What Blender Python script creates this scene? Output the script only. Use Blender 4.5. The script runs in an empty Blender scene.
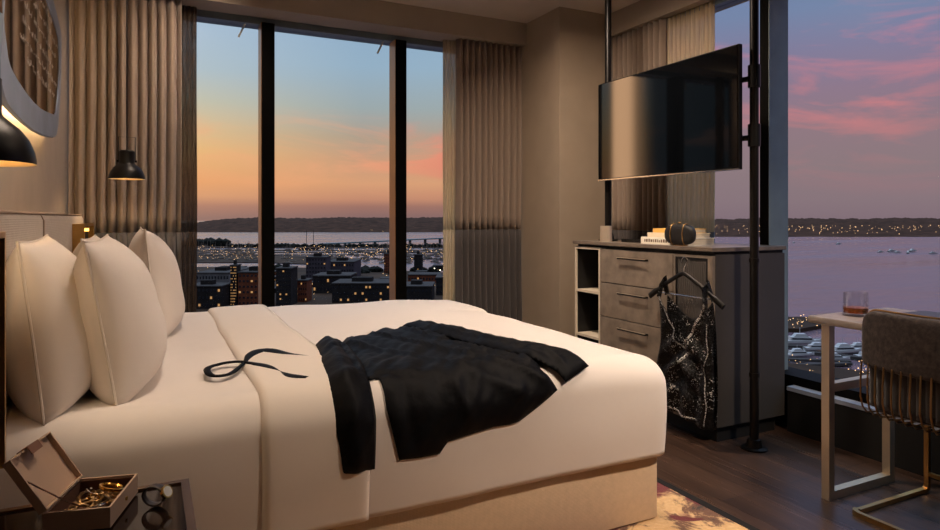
import bpy, bmesh, math, random
from mathutils import Vector, Matrix, noise
random.seed(7)
PI = math.pi
SC = bpy.context.scene
COL = SC.collection
# ---------------------------------------------------------------- camera model
CH, F, CX, HY = 1.15, 648.0, 470.0, 218.0
YAW = math.atan(322 / 648.0)
FW = Vector((math.sin(YAW), math.cos(YAW), 0)); RT = Vector((math.cos(YAW), -math.sin(YAW), 0))
EYE = Vector((0, 0, CH))
def ray(px, py): return FW + RT * ((px - CX) / F) + Vector((0, 0, -(py - HY) / F))
def onX(px, py, X): r = ray(px, py); return EYE + r * (X / r.x)
def onY(px, py, Y): r = ray(px, py); return EYE + r * (Y / r.y)
def onZ(px, py, Z): r = ray(px, py); return EYE + r * ((Z - CH) / r.z)
cam = bpy.data.cameras.new('camera'); co = bpy.data.objects.new('camera', cam); COL.objects.link(co)
co.location = EYE; co.rotation_euler = (PI / 2, 0, -YAW)
cam.sensor_width = 36; cam.lens = 36 * F / 940; cam.shift_y = -(265 - HY) / 940; cam.clip_end = 30000; cam.clip_start = .05
SC.camera = co
vs = SC.view_settings; vs.view_transform = 'Standard'; vs.look = 'None'; vs.exposure = 0; vs.gamma = 1; vs.use_curve_mapping = False

# ---------------------------------------------------------------- materials
def lin(c):
    return tuple(((v / 255) / 12.92 if v / 255 <= .04045 else ((v / 255 + .055) / 1.055) ** 2.4) for v in c) + (1,)
class NT:
    def __init__(s, tree): s.t = tree; s.n = tree.nodes; s.l = tree.links
    def new(s, typ, **kw):
        n = s.n.new(typ)
        for k, v in kw.items():
            if k == 'ins':
                for a, b in v.items():
                    if isinstance(b, bpy.types.NodeSocket): s.l.new(b, n.inputs[a])
                    else: n.inputs[a].default_value = b
            else: setattr(n, k, v)
        return n
    def math(s, op, a, b=None, c=None, clamp=False):
        n = s.n.new('ShaderNodeMath'); n.operation = op; n.use_clamp = clamp
        for i, v in enumerate((a, b, c)):
            if v is None: continue
            if isinstance(v, bpy.types.NodeSocket): s.l.new(v, n.inputs[i])
            else: n.inputs[i].default_value = v
        return n.outputs[0]
    def maprange(s, v, a, b, c=0., d=1.):
        n = s.n.new('ShaderNodeMapRange'); s.l.new(v, n.inputs[0])
        for i, x in enumerate((a, b, c, d)): n.inputs[i + 1].default_value = x
        return n.outputs[0]
    def mix(s, f, a, b, blend='MIX'):
        n = s.n.new('ShaderNodeMix'); n.data_type = 'RGBA'; n.blend_type = blend
        for i, v in ((0, f), (6, a), (7, b)):
            if isinstance(v, bpy.types.NodeSocket): s.l.new(v, n.inputs[i])
            else: n.inputs[i].default_value = v
        return n.outputs[2]
    def ramp(s, f, stops, interp='LINEAR'):
        n = s.n.new('ShaderNodeValToRGB'); e = n.color_ramp.elements; n.color_ramp.interpolation = interp
        while len(e) < len(stops): e.new(.5)
        for el, (p, c) in zip(e, stops): el.position = p; el.color = c
        s.l.new(f, n.inputs[0]); return n.outputs[0]
    def noise(s, vec, scale, detail=4, rough=.5, dist=0):
        n = s.n.new('ShaderNodeTexNoise'); n.inputs['Scale'].default_value = scale; n.inputs['Detail'].default_value = detail
        n.inputs['Roughness'].default_value = rough; n.inputs['Distortion'].default_value = dist
        if vec is not None: s.l.new(vec, n.inputs['Vector'])
        return n.outputs[0]
    def mapping(s, vec, scale=(1, 1, 1), rot=(0, 0, 0), loc=(0, 0, 0)):
        n = s.n.new('ShaderNodeMapping'); s.l.new(vec, n.inputs[0])
        n.inputs['Scale'].default_value = scale; n.inputs['Rotation'].default_value = rot; n.inputs['Location'].default_value = loc
        return n.outputs[0]
    def bump(s, h, strength=.3, dist=.01, normal=None):
        n = s.n.new('ShaderNodeBump'); s.l.new(h, n.inputs['Height']); n.inputs['Strength'].default_value = strength
        n.inputs['Distance'].default_value = dist
        if normal is not None: s.l.new(normal, n.inputs['Normal'])
        return n.outputs[0]
def newmat(name):
    m = bpy.data.materials.new(name); m.use_nodes = True
    t = NT(m.node_tree); b = t.n['Principled BSDF']
    tc = t.n.new('ShaderNodeTexCoord')
    return m, t, b, tc
def setp(t, b, **kw):
    for k, v in kw.items():
        k = {'color': 'Base Color', 'rough': 'Roughness', 'metal': 'Metallic', 'normal': 'Normal', 'sheen': 'Sheen Weight', 'spec': 'Specular IOR Level',
             'emit': 'Emission Color', 'estr': 'Emission Strength', 'trans': 'Transmission Weight', 'alpha': 'Alpha', 'ior': 'IOR', 'coat': 'Coat Weight'}[k]
        if isinstance(v, bpy.types.NodeSocket): t.l.new(v, b.inputs[k])
        else: b.inputs[k].default_value = v
def basic(name, c, rough=.5, metal=0, var=.12, vscale=6, bscale=60, bstr=.1, bdist=.002, stretch=(1, 1, 1), **kw):
    m, t, b, tc = newmat(name); c = lin(c)
    v = t.mapping(tc.outputs['Object'], stretch)
    n = t.noise(v, vscale, 4)
    dark = tuple(x * (1 - var) for x in c[:3]) + (1,); lite = tuple(min(1, x * (1 + var)) for x in c[:3]) + (1,)
    setp(t, b, color=t.mix(t.maprange(n, .3, .7), dark, lite), rough=rough, metal=metal, **kw)
    if bstr: setp(t, b, normal=t.bump(t.noise(v, bscale, 3), bstr, bdist))
    return m
def weave(name, c, scale=500, rough=.85, var=.15, bstr=.35, sheen=.2, big=None):
    m, t, b, tc = newmat(name); c = lin(c)
    v = tc.outputs['Object']
    w1 = t.new('ShaderNodeTexWave', bands_direction='X', ins={0: v, 'Scale': scale / 6.28, 'Distortion': 1.5, 'Detail': 1.0, 'Detail Scale': 2.0}).outputs[1]
    w2 = t.new('ShaderNodeTexWave', bands_direction='Z', ins={0: v, 'Scale': scale / 6.28, 'Distortion': 1.5, 'Detail': 1.0, 'Detail Scale': 2.0}).outputs[1]
    h = t.math('ADD', w1, w2)
    n = t.noise(v, 40, 4, .7)
    f = t.math('ADD', t.math('MULTIPLY', n, .7), t.math('MULTIPLY', h, .15))
    dark = tuple(x * (1 - var) for x in c[:3]) + (1,); lite = tuple(min(1, x * (1 + var)) for x in c[:3]) + (1,)
    setp(t, b, color=t.mix(f, dark, lite), rough=rough, sheen=sheen, normal=t.bump(h, bstr, .0006))
    return m
def emis(name, c, s):
    m, t, b, tc = newmat(name); setp(t, b, color=(0, 0, 0, 1), emit=lin(c), estr=s); return m
MT = {}
MT['wall'] = basic('wall paper', (172, 160, 148), .75, var=.05, bscale=220, bstr=.15)
MT['ceiling'] = basic('ceiling paint', (208, 194, 178), .9, var=.03, bstr=0)
MT['pelmet'] = basic('pelmet paint', (160, 146, 130), .8, var=.03, bstr=0)
MT['column'] = basic('column paint', (168, 152, 132), .7, var=.04, bscale=200, bstr=.1)
MT['mullion'] = basic('dark anodised aluminium', (9, 8, 7), .6, 0, bstr=0, spec=.06)
MT['mullion_bright'] = basic('window reveal bronze', (150, 104, 60), .35, .5, bstr=0)
MT['teal'] = basic('sky lit mullion side', (128, 144, 146), .45, .1, bstr=0)
MT['headframe'] = basic('window head blue grey metal', (112, 124, 132), .4, .3, bstr=0)
MT['black'] = basic('black powder coat', (12, 11, 10), .4, 0, spec=.3, bscale=400, bstr=.05)
MT['darksteel'] = basic('blackened steel', (22, 19, 17), .35, .3, spec=.4, bscale=300, bstr=.05)
MT['brass'] = basic('aged brass', (196, 156, 96), .3, 1, bscale=300, bstr=.03)
MT['champagne'] = basic('champagne metal', (206, 192, 168), .42, .7, bscale=300, bstr=.03)
MT['white_cotton'] = weave('white cotton', (236, 226, 216), 900, .8, .03, .1, .15)
MT['duvet'] = weave('white duvet cotton', (228, 220, 212), 900, .75, .03, .1, .2)
MT['cuff'] = weave('cream cotton cuff', (230, 220, 208), 900, .8, .03, .1, .15)
MT['base_linen'] = weave('oat linen upholstery', (206, 180, 148), 420, .9, .22, .5)
MT['headboard'] = weave('woven grey beige headboard fabric', (178, 166, 154), 300, .8, .25, .7)
MT['piping'] = basic('headboard piping', (150, 132, 116), .7, bstr=0)
MT['curtain'] = weave('taupe curtain fabric', (150, 132, 116), 500, .8, .1, .2, .3)
MT['curtain_band'] = weave('slate curtain band', (74, 68, 66), 500, .85, .1, .2, .3)
MT['black_satin'] = basic('black satin', (4, 5, 9), .6, 0, bscale=22, bstr=.35, bdist=.01, spec=.14)
MT['ribbon'] = basic('black silk ribbon', (3, 3, 4), .6, 0, bstr=0, spec=.1)
MT['dresser'] = basic('grey leathered cabinet face', (132, 120, 106), .42, .1, var=.25, vscale=14, bscale=90, bstr=.2)
MT['dresser_side'] = basic('dark cabinet side', (66, 62, 58), .5, .1, var=.15, vscale=3, bscale=90, bstr=.1)
MT['dresser_top'] = basic('grey brown stone top', (112, 100, 88), .28, 0, var=.2, vscale=20, bstr=0)
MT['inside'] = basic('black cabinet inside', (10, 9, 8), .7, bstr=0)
MT['book_cream'] = basic('cream book cover', (242, 226, 196), .6, bstr=0)
MT['book_yellow'] = basic('yellow book cover', (238, 190, 96), .6, bstr=0)
MT['book_white'] = basic('white book cover', (250, 240, 222), .6, bstr=0)
MT['paper'] = basic('book pages', (222, 208, 180), .9, bscale=500, bstr=.3, stretch=(1, 1, 20))
MT['print'] = basic('grey printed lettering', (110, 90, 70), .8, bstr=0)
MT['clutch'] = basic('black beaded clutch', (14, 12, 12), .5, 0, bscale=260, bstr=.8, bdist=.002)
MT['deskwood'] = basic('pale oak desk top', (144, 134, 126), .28, 0, var=.2, vscale=8, bscale=40, bstr=.05, stretch=(6, 1, 6))
MT['leather'] = basic('dark brown leather', (48, 38, 36), .45, bstr=.2)
MT['velvet'] = basic('dark taupe velvet', (50, 41, 38), .85, 0, var=.7, vscale=60, bscale=160, bstr=.5, sheen=.15)
MT['velvet_dark'] = basic('dark seat velvet', (26, 21, 19), .8, 0, var=.3, vscale=30, bscale=120, bstr=.3, sheen=.4)
MT['boxleather'] = basic('blush leatherette box', (190, 162, 138), .6, 0, var=.06, bscale=300, bstr=.1)
MT['boxin'] = basic('dark suede lining', (96, 62, 44), .95, 0, bstr=.2)
MT['tableather'] = basic('brown leather tab', (122, 84, 64), .5, 0)
MT['bronze'] = basic('dark bronze', (112, 84, 62), .35, .9, bstr=0)
MT['brass_dark'] = basic('dull dark brass', (150, 120, 82), .4, .9, bstr=0)
MT['walnut_panel'] = basic('dark wall panelling', (66, 50, 40), .5, 0, var=.2, vscale=3, stretch=(8, 8, 1), bstr=0)  # dark tone given to walls out of view to lower bounced light
MT['shelflit'] = basic('lit shelf edging', (232, 218, 194), .45, .1, bstr=0)  # champagne shelf metal with its lit look put into the colour
MT['gold'] = basic('polished gold', (232, 180, 90), .2, 1, bstr=0)
MT['silver'] = basic('polished silver', (200, 196, 190), .2, 1, bstr=0)
MT['nightwood'] = basic('dark walnut', (52, 34, 26), .4, 0, var=.3, vscale=5, stretch=(1, 12, 12), bstr=.05)
MT['smokeglass'] = basic('smoked glass top', (30, 20, 16), .08, 0, bstr=0)
MT['blackglass'] = basic('tv screen', (6, 8, 11), .04, 0, bstr=0, spec=.5)
MT['mirror'] = basic('bronze tinted mirror', (150, 130, 116), .03, 1, bstr=0)
MT['mirrorframe'] = basic('blue grey leather mirror frame', (150, 164, 184), .5, .2, bscale=200, bstr=.15)
MT['script'] = basic('etched white lettering', (178, 168, 158), .6, bstr=0)
MT['lampin'] = basic('pale lamp lining', (246, 226, 190), .6, bstr=0)
MT['bulb'] = emis('warm bulb', (255, 196, 120), 22)
MT['led'] = emis('warm light strip', (255, 208, 145), 80)
MT['readglow'] = emis('warm reading light', (255, 190, 90), 5)
MT['whiteplastic'] = basic('white plastic', (225, 225, 220), .5, bstr=0)
MT['whisky'] = basic('whisky', (196, 110, 40), .05, 0, bstr=0, trans=.9, ior=1.36)

def glassmat(name, col, refl=.06, rough=.0):
    m, t, b, tc = newmat(name); t.n.remove(b)
    tr = t.new('ShaderNodeBsdfTransparent', ins={0: col}); gl = t.new('ShaderNodeBsdfGlossy', ins={'Roughness': rough, 0: (1, 1, 1, 1)})
    lw = t.new('ShaderNodeFresnel', ins={0: 1.33}).outputs[0]
    f = t.math('MINIMUM', t.math('MULTIPLY', lw, refl / .02 * .5, clamp=True), .3)
    mx = t.new('ShaderNodeMixShader', ins={0: f, 1: tr.outputs[0], 2: gl.outputs[0]})
    t.l.new(mx.outputs[0], t.n['Material Output'].inputs[0]); return m
MT['pane'] = glassmat('window glass', (.99, .99, .99, 1), .0012, .25)
MT['tumbler'] = glassmat('clear tumbler glass', (.96, .96, .96, 1), .05, .02)
def sheermat(name, c, dens):
    m, t, b, tc = newmat(name); t.n.remove(b)
    v = tc.outputs['Object']
    tr = t.new('ShaderNodeBsdfTransparent'); df = t.new('ShaderNodeBsdfDiffuse', ins={0: lin(c)}); tl = t.new('ShaderNodeBsdfTranslucent', ins={0: lin(c)})
    m1 = t.new('ShaderNodeMixShader', ins={0: .45, 1: df.outputs[0], 2: tl.outputs[0]})
    n = t.noise(t.mapping(v, (160, 160, 6)), 1, 3)
    f = t.maprange(n, .3, .7, dens - .15, min(1, dens + .15))
    mx = t.new('ShaderNodeMixShader', ins={0: f, 1: tr.outputs[0], 2: m1.outputs[0]})
    t.l.new(mx.outputs[0], t.n['Material Output'].inputs[0]); return m
MT['sheer'] = sheermat('sheer linen', (226, 206, 168), .72)
MT['sheer_dark'] = sheermat('sheer in dark weave', (92, 76, 62), .8)
MT['sheer_band'] = sheermat('sheer slate band', (120, 124, 128), .8)

def floor_mat():
    m, t, b, tc = newmat('dark oak planks')
    v = t.mapping(tc.outputs['Object'], (1, 1, 1), (0, 0, PI / 2))
    br = t.new('ShaderNodeTexBrick', ins={'Vector': v, 'Color1': lin((88, 66, 54)), 'Color2': lin((50, 37, 31)), 'Mortar': lin((14, 10, 9)), 'Scale': 1.0,
               'Mortar Size': .0025, 'Mortar Smooth': .3, 'Bias': 0., 'Brick Width': 1.9, 'Row Height': .19})
    br.offset = .37
    g = t.noise(t.mapping(tc.outputs['Object'], (55, 2.2, 1)), 1, 6, .65, .6)
    g2 = t.noise(t.mapping(tc.outputs['Object'], (9, .8, 1)), 1, 4)
    c = t.mix(t.maprange(g, .35, .7), br.outputs[0], t.mix(.7, br.outputs[0], lin((14, 10, 8))))
    c = t.mix(t.maprange(g2, .35, .7, 0, .4), c, lin((88, 66, 52)))
    setp(t, b, color=c, rough=t.maprange(g, .3, .8, .24, .42), normal=t.bump(t.math('ADD', br.outputs[1], t.math('MULTIPLY', g, -.4)), .35, -.002))
    return m
def rug_mat():
    m, t, b, tc = newmat('rug pile pattern')
    v = tc.outputs['Object']
    n1 = t.noise(v, 2.6, 6, .62, 1.2); n2 = t.noise(t.mapping(v, (1, 1, 1), (0, 0, 0), (5, 3, 1)), 4.5, 7, .7, .8); n3 = t.noise(v, 60, 4, .7)
    c = t.mix(t.maprange(n3, .3, .7), lin((206, 164, 110)), lin((228, 194, 142)))
    c = t.mix(t.maprange(n2, .50, .55), c, lin((112, 76, 54)))
    c = t.mix(t.maprange(n1, .495, .53), c, lin((104, 28, 30)))
    c = t.mix(t.maprange(n2, .6, .62), c, lin((58, 44, 36)))
    setp(t, b, color=c, rough=.95, sheen=.3, normal=t.bump(n3, .6, .004))
    return m
MT['floor'] = floor_mat(); MT['rug'] = rug_mat()
MT['rugedge'] = basic('black rug binding', (14, 11, 10), .9)
def dress_mat():
    m, t, b, tc = newmat('black sequins')
    v = tc.outputs['Object']
    vo = t.new('ShaderNodeTexVoronoi', ins={'Vector': v, 'Scale': 300.0})
    rnd = t.new('ShaderNodeSeparateColor', ins={0: vo.outputs['Color']})
    spark = t.math('GREATER_THAN', rnd.outputs[0], .93)  # white cells painted as glints on the sequins
    patch = t.maprange(t.noise(v, 13, 3), .48, .6)
    sp = t.math('MULTIPLY', spark, patch)
    geo = t.n.new('ShaderNodeNewGeometry')
    off = t.new('ShaderNodeVectorMath', operation='SUBTRACT', ins={0: vo.outputs['Color'], 1: (.5, .5, .5)})
    sc = t.new('ShaderNodeVectorMath', operation='SCALE', ins={0: off.outputs[0], 'Scale': .9})
    add = t.new('ShaderNodeVectorMath', operation='ADD', ins={0: geo.outputs['Normal'], 1: sc.outputs[0]})
    nn = t.new('ShaderNodeVectorMath', operation='NORMALIZE', ins={0: add.outputs[0]})
    setp(t, b, color=t.mix(sp, lin((7, 6, 6)), lin((250, 246, 240))), rough=.4, spec=.25, metal=t.math('MULTIPLY', sp, .2), normal=nn.outputs[0])
    return m
MT['sequin'] = dress_mat()
def trim_mat():
    m, t, b, tc = newmat('silver sequin trim')
    vo = t.new('ShaderNodeTexVoronoi', ins={'Vector': tc.outputs['Object'], 'Scale': 320.0})
    rnd = t.new('ShaderNodeSeparateColor', ins={0: vo.outputs['Color']})
    sp = t.math('GREATER_THAN', rnd.outputs[0], .62)
    setp(t, b, color=t.mix(sp, lin((12, 11, 11)), lin((236, 232, 226))), rough=.35, metal=t.math('MULTIPLY', sp, .35))
    return m
MT['seqtrim'] = trim_mat()
def reeded_mat():
    m, t, b, tc = newmat('reeded smoked glass')
    w = t.new('ShaderNodeTexWave', bands_direction='Y', ins={0: tc.outputs['Object'], 'Scale': 22.0})
    setp(t, b, color=lin((84, 80, 76)), rough=.25, normal=t.bump(w.outputs[1], .8, .004))
    return m
MT['reeded'] = reeded_mat()

# outdoor materials
def sea_mat():
    m, t, b, tc = newmat('bay water')
    v = tc.outputs['Object']
    n = t.noise(t.mapping(v, (.03, .06, 1), (0, 0, -YAW)), 1, 6, .6)
    n2 = t.noise(t.mapping(v, (.002, .012, 1), (0, 0, -YAW)), 1, 4, .6)
    setp(t, b, color=lin((98, 76, 84)), rough=t.maprange(n2, .3, .7, .12, .3), normal=t.bump(n, .6, 3.0))
    return m
MT['sea'] = sea_mat()
MT['hill'] = basic('wooded headland', (60, 38, 28), .95, 0, var=.5, vscale=.03, bscale=.06, bstr=.6, bdist=6, spec=.05)
MT['ground'] = basic('harbour ground', (52, 36, 27), .9, 0, var=.5, vscale=.02, bstr=0, spec=.1)
MT['trees'] = basic('dark tree foliage', (26, 24, 20), .95, 0, var=.4, vscale=.3, bscale=.8, bstr=.8, bdist=1, spec=.05)
MT['bridge'] = basic('blue green bridge steel', (62, 84, 88), .6, bstr=0)
MT['boatwhite'] = basic('white boat hull', (168, 160, 160), .4, bstr=0); MT['sailhull'] = basic('weathered boat hull', (104, 90, 80), .5, bstr=0)
MT['boatdark'] = basic('dark boat windows', (36, 34, 40), .2, bstr=0)
MT['concrete'] = basic('grey concrete', (62, 55, 54), .85, spec=.05, var=.2, vscale=.2, bstr=0)
MT['brick'] = basic('red brown brick facade', (96, 50, 34), .85, spec=.05, var=.2, vscale=.2, bstr=0)
MT['purple'] = basic('mauve grey facade', (62, 53, 58), .85, spec=.05, var=.2, vscale=.2, bstr=0)
MT['darkfac'] = basic('dark facade', (38, 32, 31), .85, spec=.05, var=.25, vscale=.2, bstr=0)
MT['palefac'] = basic('pale facade', (92, 84, 84), .85, spec=.05, var=.2, vscale=.2, bstr=0)
MT['litwin'] = emis('warm lit windows', (255, 190, 120), .5)
MT['dimwin'] = basic('unlit windows', (26, 26, 32), .2, bstr=0)
MT['light_warm'] = emis('warm street lamps', (255, 200, 140), 3)
MT['light_white'] = emis('white street lamps', (255, 236, 200), 5)
MT['light_red'] = emis('red beacon', (255, 60, 40), 4)

# ---------------------------------------------------------------- mesh helpers
class MB:
    def __init__(s): s.bm = bmesh.new()
    def box(s, x0, x1, y0, y1, z0, z1, rot=None, bev=0, pivot=None):
        r = bmesh.ops.create_cube(s.bm, size=1)
        vs_ = r['verts']
        bmesh.ops.scale(s.bm, vec=(x1 - x0, y1 - y0, z1 - z0), verts=vs_)
        bmesh.ops.translate(s.bm, vec=((x0 + x1) / 2, (y0 + y1) / 2, (z0 + z1) / 2), verts=vs_)
        if bev:
            ed = list({e for v in vs_ for e in v.link_edges})
            g = bmesh.ops.bevel(s.bm, geom=ed, offset=bev, segments=2, profile=.5, affect='EDGES')
            vs_ = list({v for f in g['faces'] for v in f.verts} | {v for v in vs_ if v.is_valid})
        if rot is not None:
            bmesh.ops.rotate(s.bm, cent=pivot or ((x0 + x1) / 2, (y0 + y1) / 2, (z0 + z1) / 2), matrix=rot, verts=vs_)
        return s
    def tube(s, pts, r, seg=10, closed=False, cap=True, flat=None):
        pts = [Vector(p) for p in pts]; n = len(pts); rings = []
        up = None
        for i, p in enumerate(pts):
            a = pts[(i - 1) % n] if (closed or i > 0) else p; b = pts[(i + 1) % n] if (closed or i < n - 1) else p
            d = (b - a).normalized()
            if up is None:
                up = Vector((0, 0, 1)) if abs(d.z) < .9 else Vector((1, 0, 0))
            u = (up - d * up.dot(d))
            if u.length < 1e-6: u = d.orthogonal()
            u.normalize(); w = d.cross(u); up = u
            rr = r[i] if isinstance(r, (list, tuple)) else r
            fu, fw = flat if flat else (1, 1)
            rings.append([s.bm.verts.new(p + (u * math.cos(2 * PI * k / seg) * fu + w * math.sin(2 * PI * k / seg) * fw) * rr) for k in range(seg)])
        m = n if closed else n - 1
        for i in range(m):
            A = rings[i]; B = rings[(i + 1) % n]
            for k in range(seg): s.bm.faces.new((A[k], A[(k + 1) % seg], B[(k + 1) % seg], B[k]))
        if cap and not closed:
            s.bm.faces.new(rings[0][::-1]); s.bm.faces.new(rings[-1])
        return s
    def bar(s, pts, w, h, up=(0, 0, 1)):
        """rectangular section swept along points with mitred corners"""
        pts = [Vector(p) for p in pts]; n = len(pts); upv = Vector(up); rings = []
        for i, p in enumerate(pts):
            d1 = (p - pts[i - 1]).normalized() if i else None; d2 = (pts[i + 1] - p).normalized() if i < n - 1 else None
            d1 = d1 or d2; d2 = d2 or d1
            d = (d1 + d2).normalized(); side = d1.cross(upv); side2 = d2.cross(upv)
            sd = (side.normalized() + side2.normalized()).normalized()
            k = 1 / max(.3, math.sqrt((1 + d1.dot(d2)) / 2))
            rings.append([s.bm.verts.new(p + sd * w / 2 * a * k + upv * h / 2 * b) for a, b in ((-1, -1), (1, -1), (1, 1), (-1, 1))])
        for i in range(n - 1):
            A, B = rings[i], rings[i + 1]
            for k in range(4): s.bm.faces.new((A[k], A[(k + 1) % 4], B[(k + 1) % 4], B[k]))
        s.bm.faces.new(rings[0][::-1]); s.bm.faces.new(rings[-1]); return s
    def lathe(s, prof, c=(0, 0, 0), seg=32):
        c = Vector(c); rings = []
        for r, z in prof:
            if r < 1e-6: rings.append([s.bm.verts.new(c + Vector((0, 0, z)))])
            else: rings.append([s.bm.verts.new(c + Vector((r * math.cos(2 * PI * k / seg), r * math.sin(2 * PI * k / seg), z))) for k in range(seg)])
        for A, B in zip(rings, rings[1:]):
            for k in range(seg):
                q = [A[k % len(A)], A[(k + 1) % len(A)], B[(k + 1) % len(B)], B[k % len(B)]]
                q = list(dict.fromkeys(q))
                if len(q) > 2: s.bm.faces.new(q)
        return s
    def prism(s, poly, vec):
        vec = Vector(vec); a = [s.bm.verts.new(Vector(p)) for p in poly]; b = [s.bm.verts.new(Vector(p) + vec) for p in poly]
        n = len(a); s.bm.faces.new(a); s.bm.faces.new(b[::-1])
        for i in range(n): s.bm.faces.new((a[i], b[i], b[(i + 1) % n], a[(i + 1) % n]))
        return s
    def grid(s, nu, nv, fn, closeu=False):
        V = [[s.bm.verts.new(fn(i / nu, j / nv)) for j in range(nv + 1)] for i in range(nu + (0 if closeu else 1))]
        for i in range(nu):
            A = V[i]; B = V[(i + 1) % len(V)]
            for j in range(nv): s.bm.faces.new((A[j], B[j], B[j + 1], A[j + 1]))
        return s
    def build(s, name, mat, parent=None, smooth=False, solid=0, subsurf=0, offset=0):
        bmesh.ops.recalc_face_normals(s.bm, faces=s.bm.faces)
        me = bpy.data.meshes.new(name); s.bm.to_mesh(me); s.bm.free()
        if smooth:
            me.polygons.foreach_set('use_smooth', [True] * len(me.polygons))
            if smooth != 'all': me.set_sharp_from_angle(angle=math.radians(40))
        o = bpy.data.objects.new(name, me); COL.objects.link(o)
        me.materials.append(MT[mat] if isinstance(mat, str) else mat)
        if solid:
            q = o.modifiers.new('solid', 'SOLIDIFY'); q.thickness = solid; q.offset = offset
        if subsurf:
            q = o.modifiers.new('sub', 'SUBSURF'); q.levels = subsurf; q.render_levels = subsurf
        if parent is not None:
            o.parent = parent
            if parent.parent is None: o.matrix_parent_inverse = Matrix.Translation(-parent.location)
        return o
def tag(o, label=None, cat=None, group=None, kind=None):
    for k, v in (('label', label), ('category', cat), ('group', group), ('kind', kind)):
        if v: o[k] = v
    return o
def thing(name, label, cat, loc=(0, 0, 0), group=None):
    o = bpy.data.objects.new(name, None); COL.objects.link(o); o.location = loc; o.empty_display_size = .05
    return tag(o, label, cat, group)
def struct(o): return tag(o, kind='structure')
def copy_tree(o, parent=None):
    c = o.copy(); COL.objects.link(c)
    if parent is not None: c.parent = parent
    for ch in list(o.children): copy_tree(ch, c)
    return c
def sbox(name, mat, *a, **k): return struct(MB().box(*a, **k).build(name, mat))

# ---------------------------------------------------------------- room shell
XL, XR, YB, YF, ZC = -.43, 3.42, 4.95, -2.2, 2.70
XG, YG = 3.27, 4.74      # glass planes
sbox('floor', 'floor', XL, XR, YF, YB, -.1, 0)
sbox('ceiling', 'ceiling', XL - .1, XR + .1, YF - .1, YB + .1, ZC, ZC + .1)
sbox('wall_left', 'wall', XL - .12, XL, YF, YB, 0, ZC)
sbox('wall_front', 'walnut_panel', XL - .12, XR + .1, YF - .12, YF, 0, ZC)
sbox('column', 'column', 2.70, XR, 3.96, YB, 0, ZC)
sbox('trim_1', 'pelmet', XL, 2.70, 4.42, 4.64, 2.53, ZC)
sbox('trim_2', 'pelmet', 3.14, XR, .751, 3.96, 2.53, ZC)
sbox('wall_back', 'mullion', XL, 2.70, 4.60, 4.80, 0, .24)
sbox('wall_right', 'mullion', 3.20, XR, .751, 3.96, 0, .24)
# back window
w = struct(MB().box(XL, 2.70, YG - .006, YG + .006, .3, 2.49).build('window_1', 'pane'))
f = MB()
f.box(XL, 2.70, 4.66, 4.80, 2.49, 2.57).build('window_head', 'headframe', w)
MB().box(XL, 2.70, 4.62, 4.80, .24, .30).build('window_bottom_rail', 'mullion', w)
for x0 in (-.27, .697, 1.665, 2.63):
    wd = .07 if x0 > 2 else .085
    m_ = MB().box(x0, x0 + wd, 4.60, 4.74, .24, 2.49).build('mullion', 'mullion', w)
    MB().box(x0 - .004, x0, 4.604, 4.735, .30, 2.49).build('mullion_side_trim', 'mullion_bright', m_)
for x0 in (.60, 1.60):
    MB().bar([(x0, 4.70, 2.49), (x0 - .04, 4.72, 2.40)], .012, .012, (0, 1, 0)).build('stay_arm', 'whiteplastic', w)
sbox('ceiling_edge_slab', 'headframe', XL - .5, XR + .5, 4.80, 5.0, 2.56, 2.8)
# right window
sbox('wall_right_near', 'walnut_panel', 3.09, XR, YF, .75, 0, ZC)  # closes the window out of view, added to cut skylight on the bed
YW = .75
w2 = struct(MB().box(XG - .006, XG + .006, YW, 3.96, .29, 2.50).build('window_2', 'pane'))
MB().box(3.146, 3.32, YW, 3.96, .2435, .29).build('window_bottom_rail', 'mullion', w2)
MB().box(3.22, 3.32, YW, 3.96, 2.50, 2.57).build('window_head', 'headframe', w2)
for y0 in (2.492, 1.28):
    m_ = MB().box(3.10, 3.256, y0, y0 + .004, .245, 2.53).build('mullion_skylit_side', 'teal', w2)  # near side of the mullion, its skylight put into a paler colour
    MB().box(3.10, 3.26, y0 + .004, y0 + .062, .245, 2.53).build('mullion', 'mullion', w2)
# low ledge under right window
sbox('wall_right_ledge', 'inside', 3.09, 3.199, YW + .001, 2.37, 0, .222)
sbox('window_sill_right', basic('ledge cap', (150, 160, 178), .3, bstr=0), 3.085, 3.145, YW + .001, 2.37, .222, .243)

# ---------------------------------------------------------------- curtains
def pleats(x, per, amp, seed):
    ph = x / per * 2 * PI + noise.noise(Vector((x * 5, seed, 0))) * 1.3
    return amp * (1 - 2 * abs(math.sin(ph / 2)) ** .75) * (1 + .35 * noise.noise(Vector((x * 9, seed, 3))))
def curtain(name, label, axis, a, b, c, per, amp, ztop, zband, mats, seed, zbot=.02, group=None):
    mid = (a + b) / 2
    root = thing(name, label, 'curtain', (mid, c, zbot) if axis == 'x' else (c, mid, zbot), group)
    def fn(z0, z1):
        def g(u, v):
            x = a + (b - a) * u; z = z0 + (z1 - z0) * v
            t = (z - zbot) / (ztop - zbot)
            d = pleats(x, per, amp * (1.15 - .3 * t), seed) + .006 * noise.noise(Vector((x * 7, z * 1.3, seed)))
            xx = x + .006 * math.sin(z * 3 + seed) * (1 - t)
            return Vector((xx, c + d, z)) if axis == 'x' else Vector((c + d, xx, z))
        return g
    n = max(30, int(abs(b - a) / .003))
    MB().grid(n, 14, fn(zband, ztop)).build('upper_panel', mats[0], root, 'all', solid=.003)
    MB().grid(n, 8, fn(zbot, zband)).build('lower_band', mats[1], root, 'all', solid=.003)
    return root
curtain('curtain', 'full height taupe curtain with dark lower band beside the headboard wall', 'x', -.42, .19, 4.52, .056, .036, 2.53, 1.06, ('curtain', 'curtain_band'), 1)
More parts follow.
